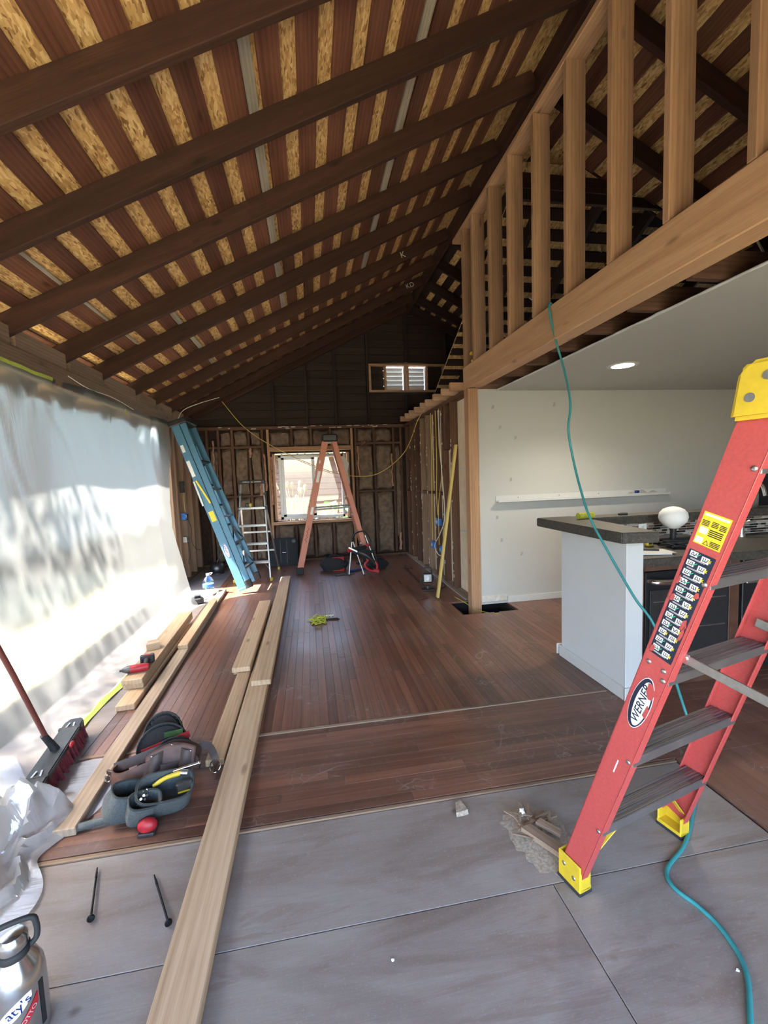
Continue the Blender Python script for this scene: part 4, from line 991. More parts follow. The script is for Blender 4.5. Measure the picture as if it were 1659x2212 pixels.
for r_ in range(NR):
    y0 = .332 - (r_ + 1) * .0272 + .004
    for c_ in (0, 1):
        xa = -.029 + c_ * .031; bad = (c_ == 1) or r_ == 9
        pc = stuck(lab2, L1, .955, xa, xa + .020, y0 + (.006 if c_ == 0 else .002), y0 + (.021 if c_ == 0 else .017), 'label_white', 'pictogram', .0014)
        yb = y0 + (.006 if c_ == 0 else .002)
        b = MB()
        for q in range(3):
            ang = rnd.uniform(-.5, .5); b.box((xa + .005 + q * .005, yb + .0075, .0003), (.0014, .011, .0006), Matrix.Rotation(ang, 3, 'Z'))
        b.box((xa + .010, yb + .004, .0003), (.010, .0013, .0006)); b.build('drawing', 'ink_black', lab2, M=L1.on_web(.955, 0, .0021))
        b = MB(); cx_, cyy = xa + .021, yb + .008
        if bad: b.box((cx_, cyy, .0004), (.010, .0022, .0006), Matrix.Rotation(.8, 3, 'Z')); b.box((cx_, cyy, .0004), (.010, .0022, .0006), Matrix.Rotation(-.8, 3, 'Z'))
        else: b.box((cx_ - .003, cyy - .001, .0004), (.005, .0022, .0006), Matrix.Rotation(-.8, 3, 'Z')); b.box((cx_ + .002, cyy + .001, .0004), (.010, .0022, .0006), Matrix.Rotation(.8, 3, 'Z'))
        b.build('mark', 'label_yellow' if bad else 'label_green', lab2, M=L1.on_web(.955, 0, .0024))
    for q in range(2): stuck(lab2, L1, .955, -.024, .022 - q * .008, y0 + .0005 - q * .0024, y0 + .0014 - q * .0024, 'label_white', 'printed_line', .0014, .0004)
for z, x0, w_, h_ in ((1.06, .018, .016, .035), (1.12, -.034, .012, .024), (1.155, .020, .014, .02), (.957, -.034, .014, .024), (1.17, -.034, .008, .03), (1.03, .024, .010, .05)):   # scuffed-off patches
    b = MB(); b.prism([(x0, 0), (x0 + w_ * .7, .002), (x0 + w_, h_ * .4), (x0 + w_ * .6, h_), (x0 + .002, h_ * .8)], 0, .0005); b.build('torn_patch', 'fiberglass_red', lab2, M=L1.on_web(z, 0, .0028))
def oval(a, c, n=28): return [(a * math.cos(2 * math.pi * k / n), c * math.sin(2 * math.pi * k / n)) for k in range(n)]
def brand_oval(parent, lad, z, s=1.0, ink='label_navy', dd=0.0, tear=None):
    M = lad.on_web(z, dd, .0006); b = MB(); b.prism(oval(.027 * s, .079 * s), 0, .0006); lo = b.build('brand_sticker', 'label_white', parent, M=M)
    b = MB(); b.prism(oval(.0255 * s, .0765 * s), 0, .0006); b.build('oval_band', ink, lo, M=lad.on_web(z, dd, .0014))
    b = MB(); b.prism(oval(.0185 * s, .069 * s), 0, .0006); b.build('oval_field', 'label_white', lo, M=lad.on_web(z, dd + .0035 * s, .0022))
    T = lad.on_web(z, dd + .002 * s, .0032) @ Matrix.Rotation(R(90), 4, 'Z')
    lettering('WERNER', .0285 * s, ink, lo, T, shear=.15)
    return lo
lo = brand_oval(rl, L1, .795, 1.16)
b = MB(); b.prism([(.004, .048), (.016, .030), (.027, .034), (.029, .060), (.012, .082), (.002, .078)], 0, .0006); b.build('torn_patch', 'fiberglass_red', lo, M=L1.on_web(.795, 0, .0044))
b = MB(); b.prism([(.018, -.028), (.030, -.034), (.031, .0), (.022, .012), (.020, -.008)], 0, .0006); b.build('torn_patch', 'fiberglass_red', lo, M=L1.on_web(.795, 0, .0044))
stuck(rl, L1, .53, .002, .006, 0, .05, 'label_white', 'paint_scuff')

# ---- blue folded stepladder leaning on the left wall
bl = thing('blue_stepladder', 'folded blue fibreglass stepladder leaning against the left wall studs', 'ladder', (-.93, 6.22, 0))
ax = Vector((-.325, .06, .94)).normalized(); xs = Vector((-.07, -1, 0)); xs = (xs - ax * xs.dot(ax)).normalized()
bl.matrix_world = Matrix((xs, ax.cross(xs), ax)).transposed().to_4x4(); bl.location = (-.925, 6.20, .045)
L2 = Ladder(bl, 2.38, .285, .20, .0, .105, .03)
L2.rails('fiberglass_blue', .0, 2.34)
L2.steps([.3 * k for k in range(1, 8)], 'dark_metal', .09)
for sd_ in (1, -1):
    b = MB(); channel(b, (sd_ * .285, .10, .06), (sd_ * .20, .10, 2.32), (sd_, 0, 0), .075, .03, .004); b.build('rear_rail', 'fiberglass_blue', bl)
    MB().box((sd_ * .27, .10, .05), (.05, .085, .11), None, .006).build('rear_foot', 'black_rubber', bl)
    MB().box((sd_ * .27, 0, .01), (.045, .11, .035), None, .005).build('foot', 'fiberglass_blue', bl)
for k, z in enumerate((.25, .62, 1.0, 1.4, 1.8)):
    xx = .283 - (.085) * z / 2.38; b = MB(); b.bb(-xx, xx, .085, .125, z - .012, z + .012, .002); b.build('rear_bar', 'dark_metal', bl)
    if k < 2:
        MB().bar((-xx, .13, z + .02), (0, .13, z + .22), .018, .004, (0, 1, 0)).build('rear_brace', 'dark_metal', bl); MB().bar((xx, .13, z + .02), (0, .13, z + .22), .018, .004, (0, 1, 0)).build('rear_brace', 'dark_metal', bl)
MB().box((0, .04, 2.36), (.44, .24, .07), None, .012).build('top_cap', 'black_plastic', bl)
for z, x0, x1, h_, mt in ((1.96, -.04, .0, .10, 'label_white'), (1.62, -.045, .0, .22, 'label_white'), (.98, -.03, .035, .14, 'label_yellow')):
    stuck(bl, L2, z, x0, x1, 0, h_, mt, 'rail_label')
brand_oval(bl, L2, .56, 1.3, 'ink_blue', -.005)
MB().bar((L2.x(1.2) + .012, -.055, 1.22), (L2.x(1.5) + .016, -.045, 1.56), .022, .006, (0, 1, 0)).build('folded_spreader', 'aluminium', bl)
MB().bar((L2.x(1.2) + .012, .045, 1.22), (L2.x(1.5) + .016, -.015, 1.56), .022, .006, (0, 1, 0)).build('folded_spreader', 'label_yellow', bl)

# ---- silver platform ladder
sl = thing('silver_stepladder', 'slim silver aluminium stepladder with a black top bar below the window', 'ladder', (-.90, 6.60, 0), R(-4))
L3 = Ladder(sl, 1.48, .265, .175, .36, .032, .02)
L3.rails('aluminium', .03, 1.44, .003)
L3.steps([.29, .56, .83, 1.09], 'aluminium', .085)
for sd_ in (1, -1):
    b = MB(); b.bar((sd_ * .265, .78, .03), (sd_ * .185, .34, 1.10), .028, .02, (1, 0, 0), .002); b.build('rear_leg', 'aluminium', sl)
    MB().box((sd_ * .267, .0, .025), (.04, .05, .05), None, .006).build('foot', 'yellow_plastic', sl); MB().box((sd_ * .267, .785, .025), (.036, .045, .05), None, .006).build('foot', 'yellow_plastic', sl)
    MB().box((sd_ * L3.x(1.28), L3.y(1.28), 1.27), (.034, .04, .07), None, .004).build('hinge_sleeve', 'black_plastic', sl)
    MB().box((sd_ * L3.x(1.08), L3.y(1.08), 1.075), (.04, .06, .05), None, .004).build('step_bracket', 'black_plastic', sl)
    for z in (.28, .55): MB().bar((sd_ * L3.x(z - .12), L3.y(z - .12), z - .13), (sd_ * .17, L3.y(z), z - .02), .022, .004, (0, 1, 0), .001).build('step_brace', 'aluminium', sl)
for z in (.36, .68): 
    f_ = (z - .03) / 1.07; MB().bb(-.26 + .08 * f_, .26 - .08 * f_, .78 - .44 * f_ - .012, .78 - .44 * f_ + .012, z - .014, z + .014, .002).build('rear_bar', 'aluminium', sl)
b = MB(); b.box((0, L3.y(1.48), 1.475), (.40, .05, .055), None, .010); cp_ = b.build('top_bar', 'black_plastic', sl)
lettering('GORILLA', .024, 'label_white', cp_, frame((-.09, L3.y(1.48) - .0262, 1.475), (1, 0, 0), (0, 0, 1)))
lettering('LADDERS', .024, 'label_white', cp_, frame((.09, L3.y(1.48) - .0262, 1.475), (1, 0, 0), (0, 0, 1)))
b = MB(); b.prism([(-.012, -.010), (.012, -.010), (0, .012)], 0, .001); b.build('brand_mark', 'yellow_plastic', cp_, M=frame((0, L3.y(1.48) - .0262, 1.475), (1, 0, 0), (0, 0, 1)))
tk = thing('yellow_tape_measure', 'small yellow and black tape measure on the top step of the silver ladder', 'tape measure', (-.93, 6.60 + .26, 1.094))
MB().box((0, 0, .03), (.10, .05, .06), None, .01).build('case', 'black_plastic', tk); MB().box((.025, -.001, .032), (.046, .054, .062), None, .01).build('front_panel', 'yellow_plastic', tk)

# ---- tall orange stepladder by the window
og = thing('orange_stepladder', 'tall open orange stepladder standing in front of the far window', 'ladder', (-.235, 7.16, 0), R(-90))
L4 = Ladder(og, 2.17, .31, .19, .53, .095, .03)
L4.rails('fiberglass_orange', .10, 2.10)
L4.steps([.305 * k for k in range(1, 7)], 'aluminium_step', .085)
for sd_ in (1, -1):
    b = MB(); channel(b, (sd_ * .30, 1.12, .10), (sd_ * .20, .64, 2.08), (sd_, 0, 0), .075, .03, .004); b.build('rear_rail', 'fiberglass_orange', og)
    MB().box((sd_ * .305, L4.y(.05), .055), (.05, .11, .11), None, .006).build('foot', 'black_rubber', og); MB().box((sd_ * .30, 1.125, .055), (.045, .085, .11), None, .006).build('rear_foot', 'black_rubber', og)
    MB().bar((sd_ * (L4.x(1.02) - .01), L4.y(1.02), 1.00), (sd_ * .245, .87, 1.02), .028, .005, (0, 0, 1), .001).build('spreader', 'dark_metal', og)
for k in range(6):
    z = .25 + .31 * k; f_ = z / 2.08; MB().bb(-.29 + .1 * f_, .29 - .1 * f_, 1.12 - .48 * f_ - .012, 1.12 - .48 * f_ + .012, z - .012, z + .012, .002).build('rear_bar', 'aluminium', og)
MB().box((0, .58, 2.12), (.46, .24, .12), None, .02).build('top_cap', 'black_plastic', og)
for z, x0, x1, h_ in ((1.43, -.022, .022, .18), (.93, -.012, .025, .12), (1.72, -.03, -.01, .05)): stuck(og, L4, z, x0, x1, 0, h_, 'label_white', 'rail_label')
MB().tube(bez([(.012 * math.sin(k * 2.1) + .004 * math.cos(k * 5), .022 * k - .13, 0) for k in range(13)], 5), .003, 5).build('marker_scrawl', 'ink_black', og, smooth=60, M=L4.on_web(.62, 0, .001))

# ---- small folding step stool with things on it
st_ = thing('step_stool', 'small folding step stool with a tubular hoop by the tool bags', 'step stool', (.76, 6.60, 0))
MB().tube(bez([(-.26, -.06, .02), (-.19, .02, .36), (-.13, .10, .58), (-.04, .13, .635), (.06, .12, .62), (.14, .03, .45), (.25, .02, .02)], 6), .011, 8).build('hoop_frame', 'black_steel', st_, smooth=50)
for p0, p1 in (((-.24, -.07, .02), (-.17, .02, .50)), ((-.02, -.14, .02), (-.15, .02, .50)), ((.23, .02, .02), (.05, .12, .58)), ((.16, .26, .02), (-.02, .16, .45))):
    MB().cyl(p0, p1, .011, n=10).build('leg', 'aluminium', st_, smooth=50); MB().cyl(p0, (p0[0], p0[1], .0), .015, n=10).build('foot', 'black_rubber', st_, smooth=50)
MB().box((0, .06, .33), (.34, .22, .03), Matrix.Rotation(.25, 3, 'Z'), .006).build('platform', 'dark_blue_plastic', st_); MB().box((.02, -.02, .17), (.28, .10, .025), Matrix.Rotation(.25, 3, 'Z'), .005).build('lower_step', 'dark_blue_plastic', st_)
sw = thing('reciprocating_saw', 'red cordless reciprocating saw leaning against the step stool', 'power saw', (.80, 6.52, .10))
MB().tube(bez([(-.14, 0, .26), (-.04, -.02, .22), (.06, -.03, .14), (.12, -.02, .06)], 5), [.022, .028, .034, .038, .040, .042, .042, .040, .038, .036, .032, .03, .03, .03, .028, .026][:16], 10).build('body', 'black_plastic', sw, smooth=50)
MB().tube(bez([(.02, -.03, .13), (-.04, -.05, .06), (.02, -.05, -.02), (.12, -.05, -.04), (.15, -.04, .03), (.12, -.03, .10)], 5), .020, 8).build('handle', 'red_plastic', sw, smooth=50)
MB().box((.13, -.05, -.04), (.09, .07, .05), Matrix.Rotation(.3, 3, 'Y'), .008).build('battery', 'red_plastic', sw); MB().bar((-.14, 0, .26), (-.27, .01, .33), .02, .002, (0, 0, 1)).build('blade', 'aluminium', sw)
dr = thing('red_grinder', 'red and black power tool resting on top of the step stool', 'power tool', (.70, 6.62, .352), R(20))
MB().tube([(-.13, 0, .035), (-.05, 0, .04), (.04, 0, .045), (.12, 0, .05)], [.028, .035, .035, .03], 10).build('body', 'black_plastic', dr, smooth=50); MB().tube([(-.19, 0, .03), (-.12, 0, .035)], [.030, .032], 10).build('motor_cap', 'red_plastic', dr, smooth=50); MB().tube([(.11, 0, .05), (.17, -.02, .09)], [.026, .02], 10).build('head', 'red_plastic', dr, smooth=50)

# ---- bags and boxes near the stool
tb = thing('tool_bag', 'open tool bag of black fabric with a red panel by the orange ladder', 'tool bag', (.325, 6.98, 0), R(-6))
def sack(w_, d_, h_, taper):
    return lambda b: b.lathe([(.5, .0), (.52, .02), (.5 * (1 + taper) / 2 + .24, h_ * .5), (.5 * taper, h_), (.47 * taper, h_ - .005), (.45 * taper, h_ * .3)], n=28, sx=w_, sy=d_, power=4)
b = MB(); sack(.34, .20, .23, .82)(b); b.build('body', 'black_fabric', tb, smooth=50)
b = MB(); b.grid(lambda u, v: Vector((lerp(-.02, .160, u), -.106 + .020 * v, .01 + .22 * v)), 6, 6); b.build('red_panel', 'red_fabric', tb, smooth=60)
MB().tube(bez([(.045, -.108, .085), (.075, -.108, .065), (.06, -.108, .055), (.10, -.107, .075), (.125, -.106, .085)], 5), .004, 6).build('logo_stroke', 'label_white', tb, smooth=60); MB().tube(bez([(.035, -.108, .06), (.05, -.108, .085), (.06, -.107, .06)], 5), .004, 6).build('logo_stroke', 'label_white', tb, smooth=60)
MB().tube(bez([(-.08, -.07, .21), (-.05, -.05, .26), (.05, -.05, .26), (.10, -.07, .21)], 6), .008, 8).build('handle', 'black_fabric', tb, smooth=50)
b2_ = thing('small_tool_bag', 'small black tool bag to the right of the step stool', 'tool bag', (1.00, 6.86, 0), R(10))
b = MB(); sack(.27, .17, .16, .88)(b); b.build('body', 'black_fabric', b2_, smooth=50); MB().tube(bez([(-.09, -.03, .14), (-.04, -.03, .20), (.05, -.03, .20), (.1, -.03, .14)], 6), .009, 8).build('handle', 'black_fabric', b2_, smooth=50)
MB().lathe([(.016, -.004), (.016, 0), (.01, .004)], (-.09, -.092, .05), 14, rot=Matrix.Rotation(R(90), 3, 'X')).build('badge', 'label_white', b2_, smooth=50)
fl_ = thing('floor_squeegee', 'flat grey-blue floor tool with a thin dark handle lying on the boards', 'floor tool', (.52, 6.62, 0), R(8))
MB().box((-.06, -.02, .012), (.30, .05, .02), None, .005).build('blade_bar', 'dark_metal', fl_); MB().cyl((.0, .02, .016), (.30, .22, .016), .010, n=10).build('handle', 'dark_blue_plastic', fl_, smooth=40); MB().cyl((.05, .16, .016), (.34, .20, .016), .012, n=10).build('handle', 'ink_blue', fl_, smooth=40)
pb = thing('folded_plastic_table', 'black plastic folded table top leaning against the wall under the window', 'folding table', (-.50, 7.66, 0))
tilt = Matrix.Rotation(R(-9), 3, 'X')
b = MB(); b.prism([(-.235, 0), (.235, 0), (.235, .44), (.19, .48), (-.19, .48), (-.235, .44)], -.022, .022, (tilt @ Matrix(((1, 0, 0), (0, 0, 1), (0, 1, 0)))).to_4x4() @ Matrix.Identity(4)); bmesh.ops.bevel(b.bm, geom=list(b.bm.edges), offset=.008, segments=2, affect='EDGES'); b.build('panel', 'dark_blue_plastic', pb, smooth=40)
for x in (-.06, .05): MB().bar(tilt @ Vector((x, -.025, .04)), tilt @ Vector((x, -.025, .44)), .008, .006, (1, 0, 0)).build('rib', 'black_plastic', pb)
MB().bar(tilt @ Vector((-.03, -.026, .23)), tilt @ Vector((.03, -.026, .23)), .008, .003, (0, 0, 1)).build('nameplate', 'aluminium', pb); MB().lathe([(.035, -.002), (.035, .004), (.02, .006)], tilt @ Vector((.17, -.026, .42)), 16, rot=Matrix.Rotation(R(81), 3, 'X')).build('round_latch', 'black_plastic', pb, smooth=40)

# ================================================================== LUMBER
def plank(label, p0, p1, w, t, mat, group='loose boards on the floor', twist=(1, 0, 0)):
    o = board('lumber_board', p0, p1, w, t, twist, mat, None, .004); return tag(o, label, 'lumber', group)
plank('long pale board running toward the camera, lowest of the middle row', (-.445, .35, .020), (-.435, 5.30, .020), .140, .040, 'lumber_wood')
plank('board lying on top of the long middle board, far end near the orange ladder', (-.415, 3.10, .060), (-.415, 6.46, .060), .138, .038, 'lumber_wood')
plank('upper of the two short boards stacked left of the middle row', (-.590, 3.36, .060), (-.590, 5.22, .060), .135, .038, 'lumber_wood')
plank('lower of the two short boards stacked left of the middle row', (-.590, 3.42, .020), (-.590, 5.25, .020), .135, .040, 'lumber_wood')
plank('narrow board on the floor between tool belt and middle boards', (-.570, 2.31, .019), (-.570, 3.38, .019), .095, .038, 'lumber_wood')
plank('long weathered narrow board between broom and tool belt', (-1.115, 1.96, .020), (-1.240, 6.12, .020), .090, .038, 'lumber_weathered_wood')
plank('upper thick board of the stack under the red driver', (-1.318, 3.25, .1005), (-1.385, 4.86, .1005), .138, .039, 'lumber_wood')
plank('lower thick board of the stack under the red driver', (-1.320, 3.27, .0605), (-1.382, 4.86, .0605), .138, .039, 'lumber_wood')
plank('short board under the two-board stack by the plastic sheet', (-1.290, 3.04, .020), (-1.345, 4.70, .020), .118, .040, 'lumber_wood')
plank('short board lying on the far half of the long weathered board', (-1.178, 3.98, .058), (-1.222, 5.45, .058), .085, .037, 'lumber_wood')
b = MB(); b.prism([(-.05, -.04), (.05, -.04), (.05, .05), (-.02, .05)], 0, .055); wb_ = b.build('wood_offcut', 'lumber_wood', M=Matrix.Translation((-1.375, 3.84, .1205)) @ Matrix.Rotation(.5, 4, 'Z')); tag(wb_, 'small wedge-cut wood block on the board stack behind the driver', 'wood block')
yb_ = board('yellow_straightedge', (1.455, 4.99, .004), (1.715, 4.95, 1.83), .055, .028, (0, 1, 0), 'yellow_board_wood', None, .004); tag(yb_, 'long yellow straightedge leaning against the right stud wall', 'straightedge')

# ---- impact driver
dv = thing('impact_driver', 'red and black cordless driver lying on the board stack', 'power tool', (-1.33, 3.37, .1215), R(12))
MB().tube([(.085, 0, .03), (.06, 0, .03), (.0, 0, .03), (-.035, 0, .03)], [.022, .029, .030, .028], 12).build('motor_housing', 'red_plastic', dv, smooth=50)
MB().tube([(-.035, 0, .03), (-.06, 0, .03), (-.085, 0, .03), (-.09, 0, .03)], [.029, .027, .016, .012], 12).build('gear_nose', 'dark_metal', dv, smooth=50)
MB().tube([(-.088, 0, .03), (-.105, 0, .03)], .008, 10).build('chuck', 'ink_black', dv, smooth=50); MB().tube([(-.1, 0, .03), (-.15, 0, .028)], .003, 8).build('bit', 'chrome', dv, smooth=50)
MB().tube(bez([(.05, .01, .028), (.058, .07, .027), (.055, .14, .027)], 5), [.021, .020, .019, .019, .019, .019, .019, .020, .021, .022, .022], 10).build('handle', 'black_rubber', dv, smooth=50)
bt = MB().box((.055, .165, .03), (.10, .055, .06), Matrix.Rotation(.1, 3, 'Z'), .008).build('battery', 'black_plastic', dv); MB().box((.055, .165, .062), (.05, .02, .003)).build('battery_label', 'red_plastic', bt)
MB().box((.022, .035, .03), (.012, .022, .012), None, .003).build('trigger', 'red_plastic', dv)

# ---- push broom
br = thing('push_broom', 'push broom with a long black head and dark red pole on the left', 'broom', (-1.40, 2.45, 0), R(9))
def head_outline(): return [(-.042, -.33), (.042, -.33), (.05, -.30), (.05, .30), (.03, .34), (-.03, .34), (-.05, .30), (-.05, -.30)]
b = MB(); b.prism(head_outline(), .085, .118); bmesh.ops.bevel(b.bm, geom=list(b.bm.edges), offset=.006, segments=2, affect='EDGES'); hd = b.build('head', 'broom_head', br, smooth=40)
for y in (-.22, .23):
    MB().box((0, y, .105), (.112, .018, .036), None, .005).build('clip_band', 'black_plastic', hd)
    for x in (-.018, .018): MB().bar((x, y, .121), (x * .6, y + .045, .124), .008, .004, (1, 0, 0)).build('clip_prong', 'aluminium', hd)
bs = MB(); r4 = random.Random(2)
for i in range(36):
    for j in range(5):
        x = -.036 + .018 * j; y = -.315 + .018 * i
        bs.cyl((x, y, .088), (x + r4.uniform(-.010, .018) + .012, y + r4.uniform(-.01, .01) - (.05 if i < 3 else .0), .003 + (.0 if i > 2 else 0)), .0075, .009, 5)
o = bs.build('bristles', 'bristle', br); o['kind'] = 'stuff'
MB().tube(bez([(0, .02, .112), (-.012, .012, .15), (-.035, -.01, .22)], 4), [.022, .022, .021, .020, .019, .018, .017, .0165, .016], 12).build('pole_socket', 'black_plastic', br, smooth=50)
MB().tube([(-.025, 0, .19), (-.085, -.12, .60), (-.17, -.26, 1.10)], .0125, 12).build('pole', 'broom_pole', br, smooth=50)
MB().ball((.062, .06, .105), .02, (.6, 1.3, .8), 10).build('release_button', 'red_plastic', br, smooth=60)

# ---- tool belt and what is in it
tbelt = thing('tool_belt', 'worn leather and grey nylon tool belt heaped on the floorboards', 'tool belt', (-.82, 2.135, 0))
def pouch(name, c, w, d, h, mat, rz=0.0, tilt=(0, 0), power=3.0, flare=1.12, squash=1.0):
    rot = Matrix.Rotation(rz, 3, 'Z') @ Matrix.Rotation(tilt[0], 3, 'X') @ Matrix.Rotation(tilt[1], 3, 'Y')
    b = MB(); prof = [(.30, 0), (.42, .01), (.48, h * .25), (.5, h * .6), (.5 * flare, h), (.475 * flare, h + .003), (.46 * flare, h - .004), (.44, h * .4), (.34, .025)]
    b.lathe(prof, c, 30, w, d, power, rot)
    o = b.build(name, mat, tbelt, smooth=50)
    n = 30; pts = []
    for k in range(n):
        a = 2 * math.pi * k / n; ca, sa = math.cos(a), math.sin(a); q = (abs(ca) ** power + abs(sa) ** power) ** (-1 / power)
        pts.append(Vector(c) + rot @ Vector((ca * q * .5 * flare * w, sa * q * .5 * flare * d, h)))
    MB().tube(pts, .0045, 6, True).build('hem', 'charcoal_fabric', o, smooth=60)
    return o
pouch('main_pouch', (.085, -.085, .02), .22, .135, .135, 'grey_fabric', R(12), (R(24), R(6)), 3.5, 1.06)
pouch('side_pouch', (-.095, -.12, .02), .17, .13, .135, 'grey_fabric', R(30), (R(12), R(18)), 3.0, .80)
pouch('nail_pouch', (-.005, -.155, .015), .125, .085, .125, 'grey_fabric', R(24), (R(22), R(14)), 3.0, 1.04)
def arch(name, c, w, h, th, mat, rz, lean):
    """stuffed arch-topped pouch standing up, opening at its rounded rim"""
    rot = Matrix.Rotation(rz, 3, 'Z') @ Matrix.Rotation(-lean, 3, 'X')
    out = [(-w / 2, 0), (w / 2, 0)] + [(w / 2 * math.cos(k * math.pi / 12) * (1.02 if k else 1), h * .45 + h * .55 * math.sin(k * math.pi / 12)) for k in range(0, 13)]
    b = MB(); b.prism(out, -th / 2, th / 2); bmesh.ops.bevel(b.bm, geom=list(b.bm.edges), offset=th * .3, segments=2, affect='EDGES')
    M = Matrix.Translation(Vector(c)) @ (rot @ Matrix(((1, 0, 0), (0, 0, -1), (0, 1, 0)))).to_4x4()
    o = b.build(name, mat, tbelt, smooth=60, M=M)
    pts = [M @ Vector((x * .97, y * .98, th / 2)) for x, y in out[2:]]
    MB().tube(pts, .005, 6).build('hem', 'charcoal_fabric', o, smooth=60, M=Matrix.Identity(4)); return o
arch('rear_pouch', (-.05, .34, .0), .20, .225, .07, 'black_fabric', R(12), R(28))
arch('rear_pouch', (-.02, .235, .0), .25, .215, .06, 'black_fabric', R(12), R(28))
arch('rear_pouch', (.06, .150, .02), .20, .165, .05, 'charcoal_fabric', R(12), R(25))
def strap(name, pts, w, mat, up=(0, 0, 1), th=.006, bend=None):
    P = bez(pts, 7); b = MB(); n = len(P); rows = []
    for i, p in enumerate(P):
        d = (P[min(i + 1, n - 1)] - P[max(i - 1, 0)]).normalized(); u = Vector(up); u = (u - d * u.dot(d)).normalized(); s_ = d.cross(u)
        rows.append([b.bm.verts.new(p + u * (w / 2 * a) + s_ * (th / 2 * c)) for a, c in ((-1, -1), (1, -1), (1, 1), (-1, 1))])
    for A, B in zip(rows, rows[1:]):
        for k in range(4): b.bm.faces.new((A[k], A[(k + 1) % 4], B[(k + 1) % 4], B[k]))
    b.bm.faces.new(rows[0][::-1]); b.bm.faces.new(rows[-1]); return b.build(name, mat, tbelt, smooth=50)
strap('wide_belt', [(-.15, .13, .10), (-.185, .04, .105), (-.13, -.02, .115), (-.04, -.01, .135), (.04, .02, .15)], .075, 'leather', (0, .25, 1))
strap('upper_belt', [(-.19, .08, .125), (-.11, .09, .14), (.0, .11, .165), (.10, .13, .175), (.19, .11, .14), (.21, .05, .09)], .045, 'leather_dark', (0, .35, 1))
strap('tail_strap', [(.19, .14, .15), (.235, .15, .13), (.265, .13, .07), (.275, .09, .016)], .035, 'leather_dark', (0, .6, 1))
MB().tube([Vector((.268, .11, .045)) + Vector((math.cos(a) * .026, math.sin(a) * .02, math.sin(a) * .024)) for a in [k * .52 for k in range(12)]], .004, 6, True).build('buckle', 'chrome', tbelt, smooth=60)
MB().box((-.195, .05, .105), (.045, .012, .06), Matrix.Rotation(-.5, 3, 'Z'), .003).build('buckle_plate', 'leather_dark', tbelt)
MB().tube([Vector((-.20, .035, .108)) + Vector((math.cos(a) * .014, -.004, math.sin(a) * .017)) for a in [k * .52 for k in range(12)]], .004, 6, True).build('buckle', 'chrome', tbelt, smooth=60)
def flap(u, v):
    x = lerp(-.03, .19, u); e = math.sin(math.pi * min(1, max(0, u))) ; return Vector((x + .01 * v, -.015 + .03 * (u - .5) + .05 * v + .02 * e, .095 + (.105 + .030 * e) * v))
b = MB(); b.grid(flap, 12, 8); fp = b.build('leather_flap', 'leather', tbelt, smooth=80)
fp.modifiers.new('thickness', 'SOLIDIFY').thickness = .006
for u, v in ((.12, .85), (.9, .8), (.14, .35), (.3, .1), (.7, .12), (.93, .1), (.5, .95)):
    MB().ball(flap(u, v) + Vector((0, -.006, 0)), .005, (1, .5, 1), 8).build('rivet', 'chrome', fp, smooth=60)
for u0, u1, v0, v1 in ((.10, .34, .3, .86), (.28, .66, .05, .45), (.70, .92, .3, .85)):
    MB().grid(lambda a, c: flap(lerp(u0, u1, a), lerp(v0, v1, c)) + Vector((0, -.006 - .010 * math.sin(math.pi * a), 0)), 6, 4).build('holder_loop', 'leather_dark', fp, smooth=80)
strap('red_trim', [(-.10, .175, .125), (.02, .205, .150), (.12, .235, .165)], .030, 'red_fabric', (0, .2, 1))
MB().box((.03, .265, .160), (.09, .006, .03), Matrix.Rotation(.2, 3, 'Z'), .001).build('woven_tag', 'leaf', tbelt)
hm = thing('hammer', 'hammer with a grey rubber handle sticking out left of the tool belt', 'hammer', (-.975, 2.00, .018), R(8))
MB().tube([(-.135, 0, 0), (-.10, 0, .001), (0, 0, .006), (.06, 0, .010)], [.014, .017, .015, .013], 12).build('grip', 'grey_fabric', hm, smooth=50); MB().tube([(.05, 0, .010), (.10, 0, .013)], .010, 10).build('neck', 'dark_metal', hm, smooth=50)
kn = thing('utility_knife', 'yellow utility knife standing in the grey pouch', 'knife', (-.70, 2.045, .138), R(10))
MB().tube(bez([(-.075, .0, -.01), (-.02, .005, .012), (.05, 0, .022)], 5), [.008, .009, .010, .010, .010, .010, .010, .010, .011, .011, .010], 8).build('body', 'yellow_plastic', kn, smooth=50); MB().cyl((.045, 0, .022), (.075, -.01, .020), .013, n=12).build('end_cap', 'aluminium', kn, smooth=40)
pl2 = thing('chrome_pliers', 'thin chrome tool across the top of the pouch', 'hand tool', (-.645, 2.075, .165), R(12))
MB().tube([(-.05, 0, 0), (.0, 0, .004), (.06, 0, .008)], [.006, .0065, .006], 10).build('shaft', 'chrome', pl2, smooth=50); MB().ball((.062, 0, .008), .008, (1, 1, 1), 10).build('tip', 'chrome', pl2, smooth=60)
cl_ = thing('grey_chalk_box', 'grey tool hooked on the right lip of the pouch', 'hand tool', (-.635, 2.02, .120), R(15))
MB().box((0, 0, 0), (.075, .03, .04), None, .008).build('case', 'dark_metal', cl_); MB().box((.0, -.005, -.022), (.06, .02, .006), None, .001).build('lip', 'yellow_plastic', cl_)
rb = thing('red_plumb_reel', 'red rounded plastic tool below the front of the pouch', 'hand tool', (-.765, 1.915, 0))
MB().ball((0, 0, .034), .034, (1.2, .8, .95), 16).build('shell', 'red_plastic', rb, smooth=60); MB().box((.0, -.005, .008), (.07, .05, .016), None, .004).build('base', 'black_plastic', rb)
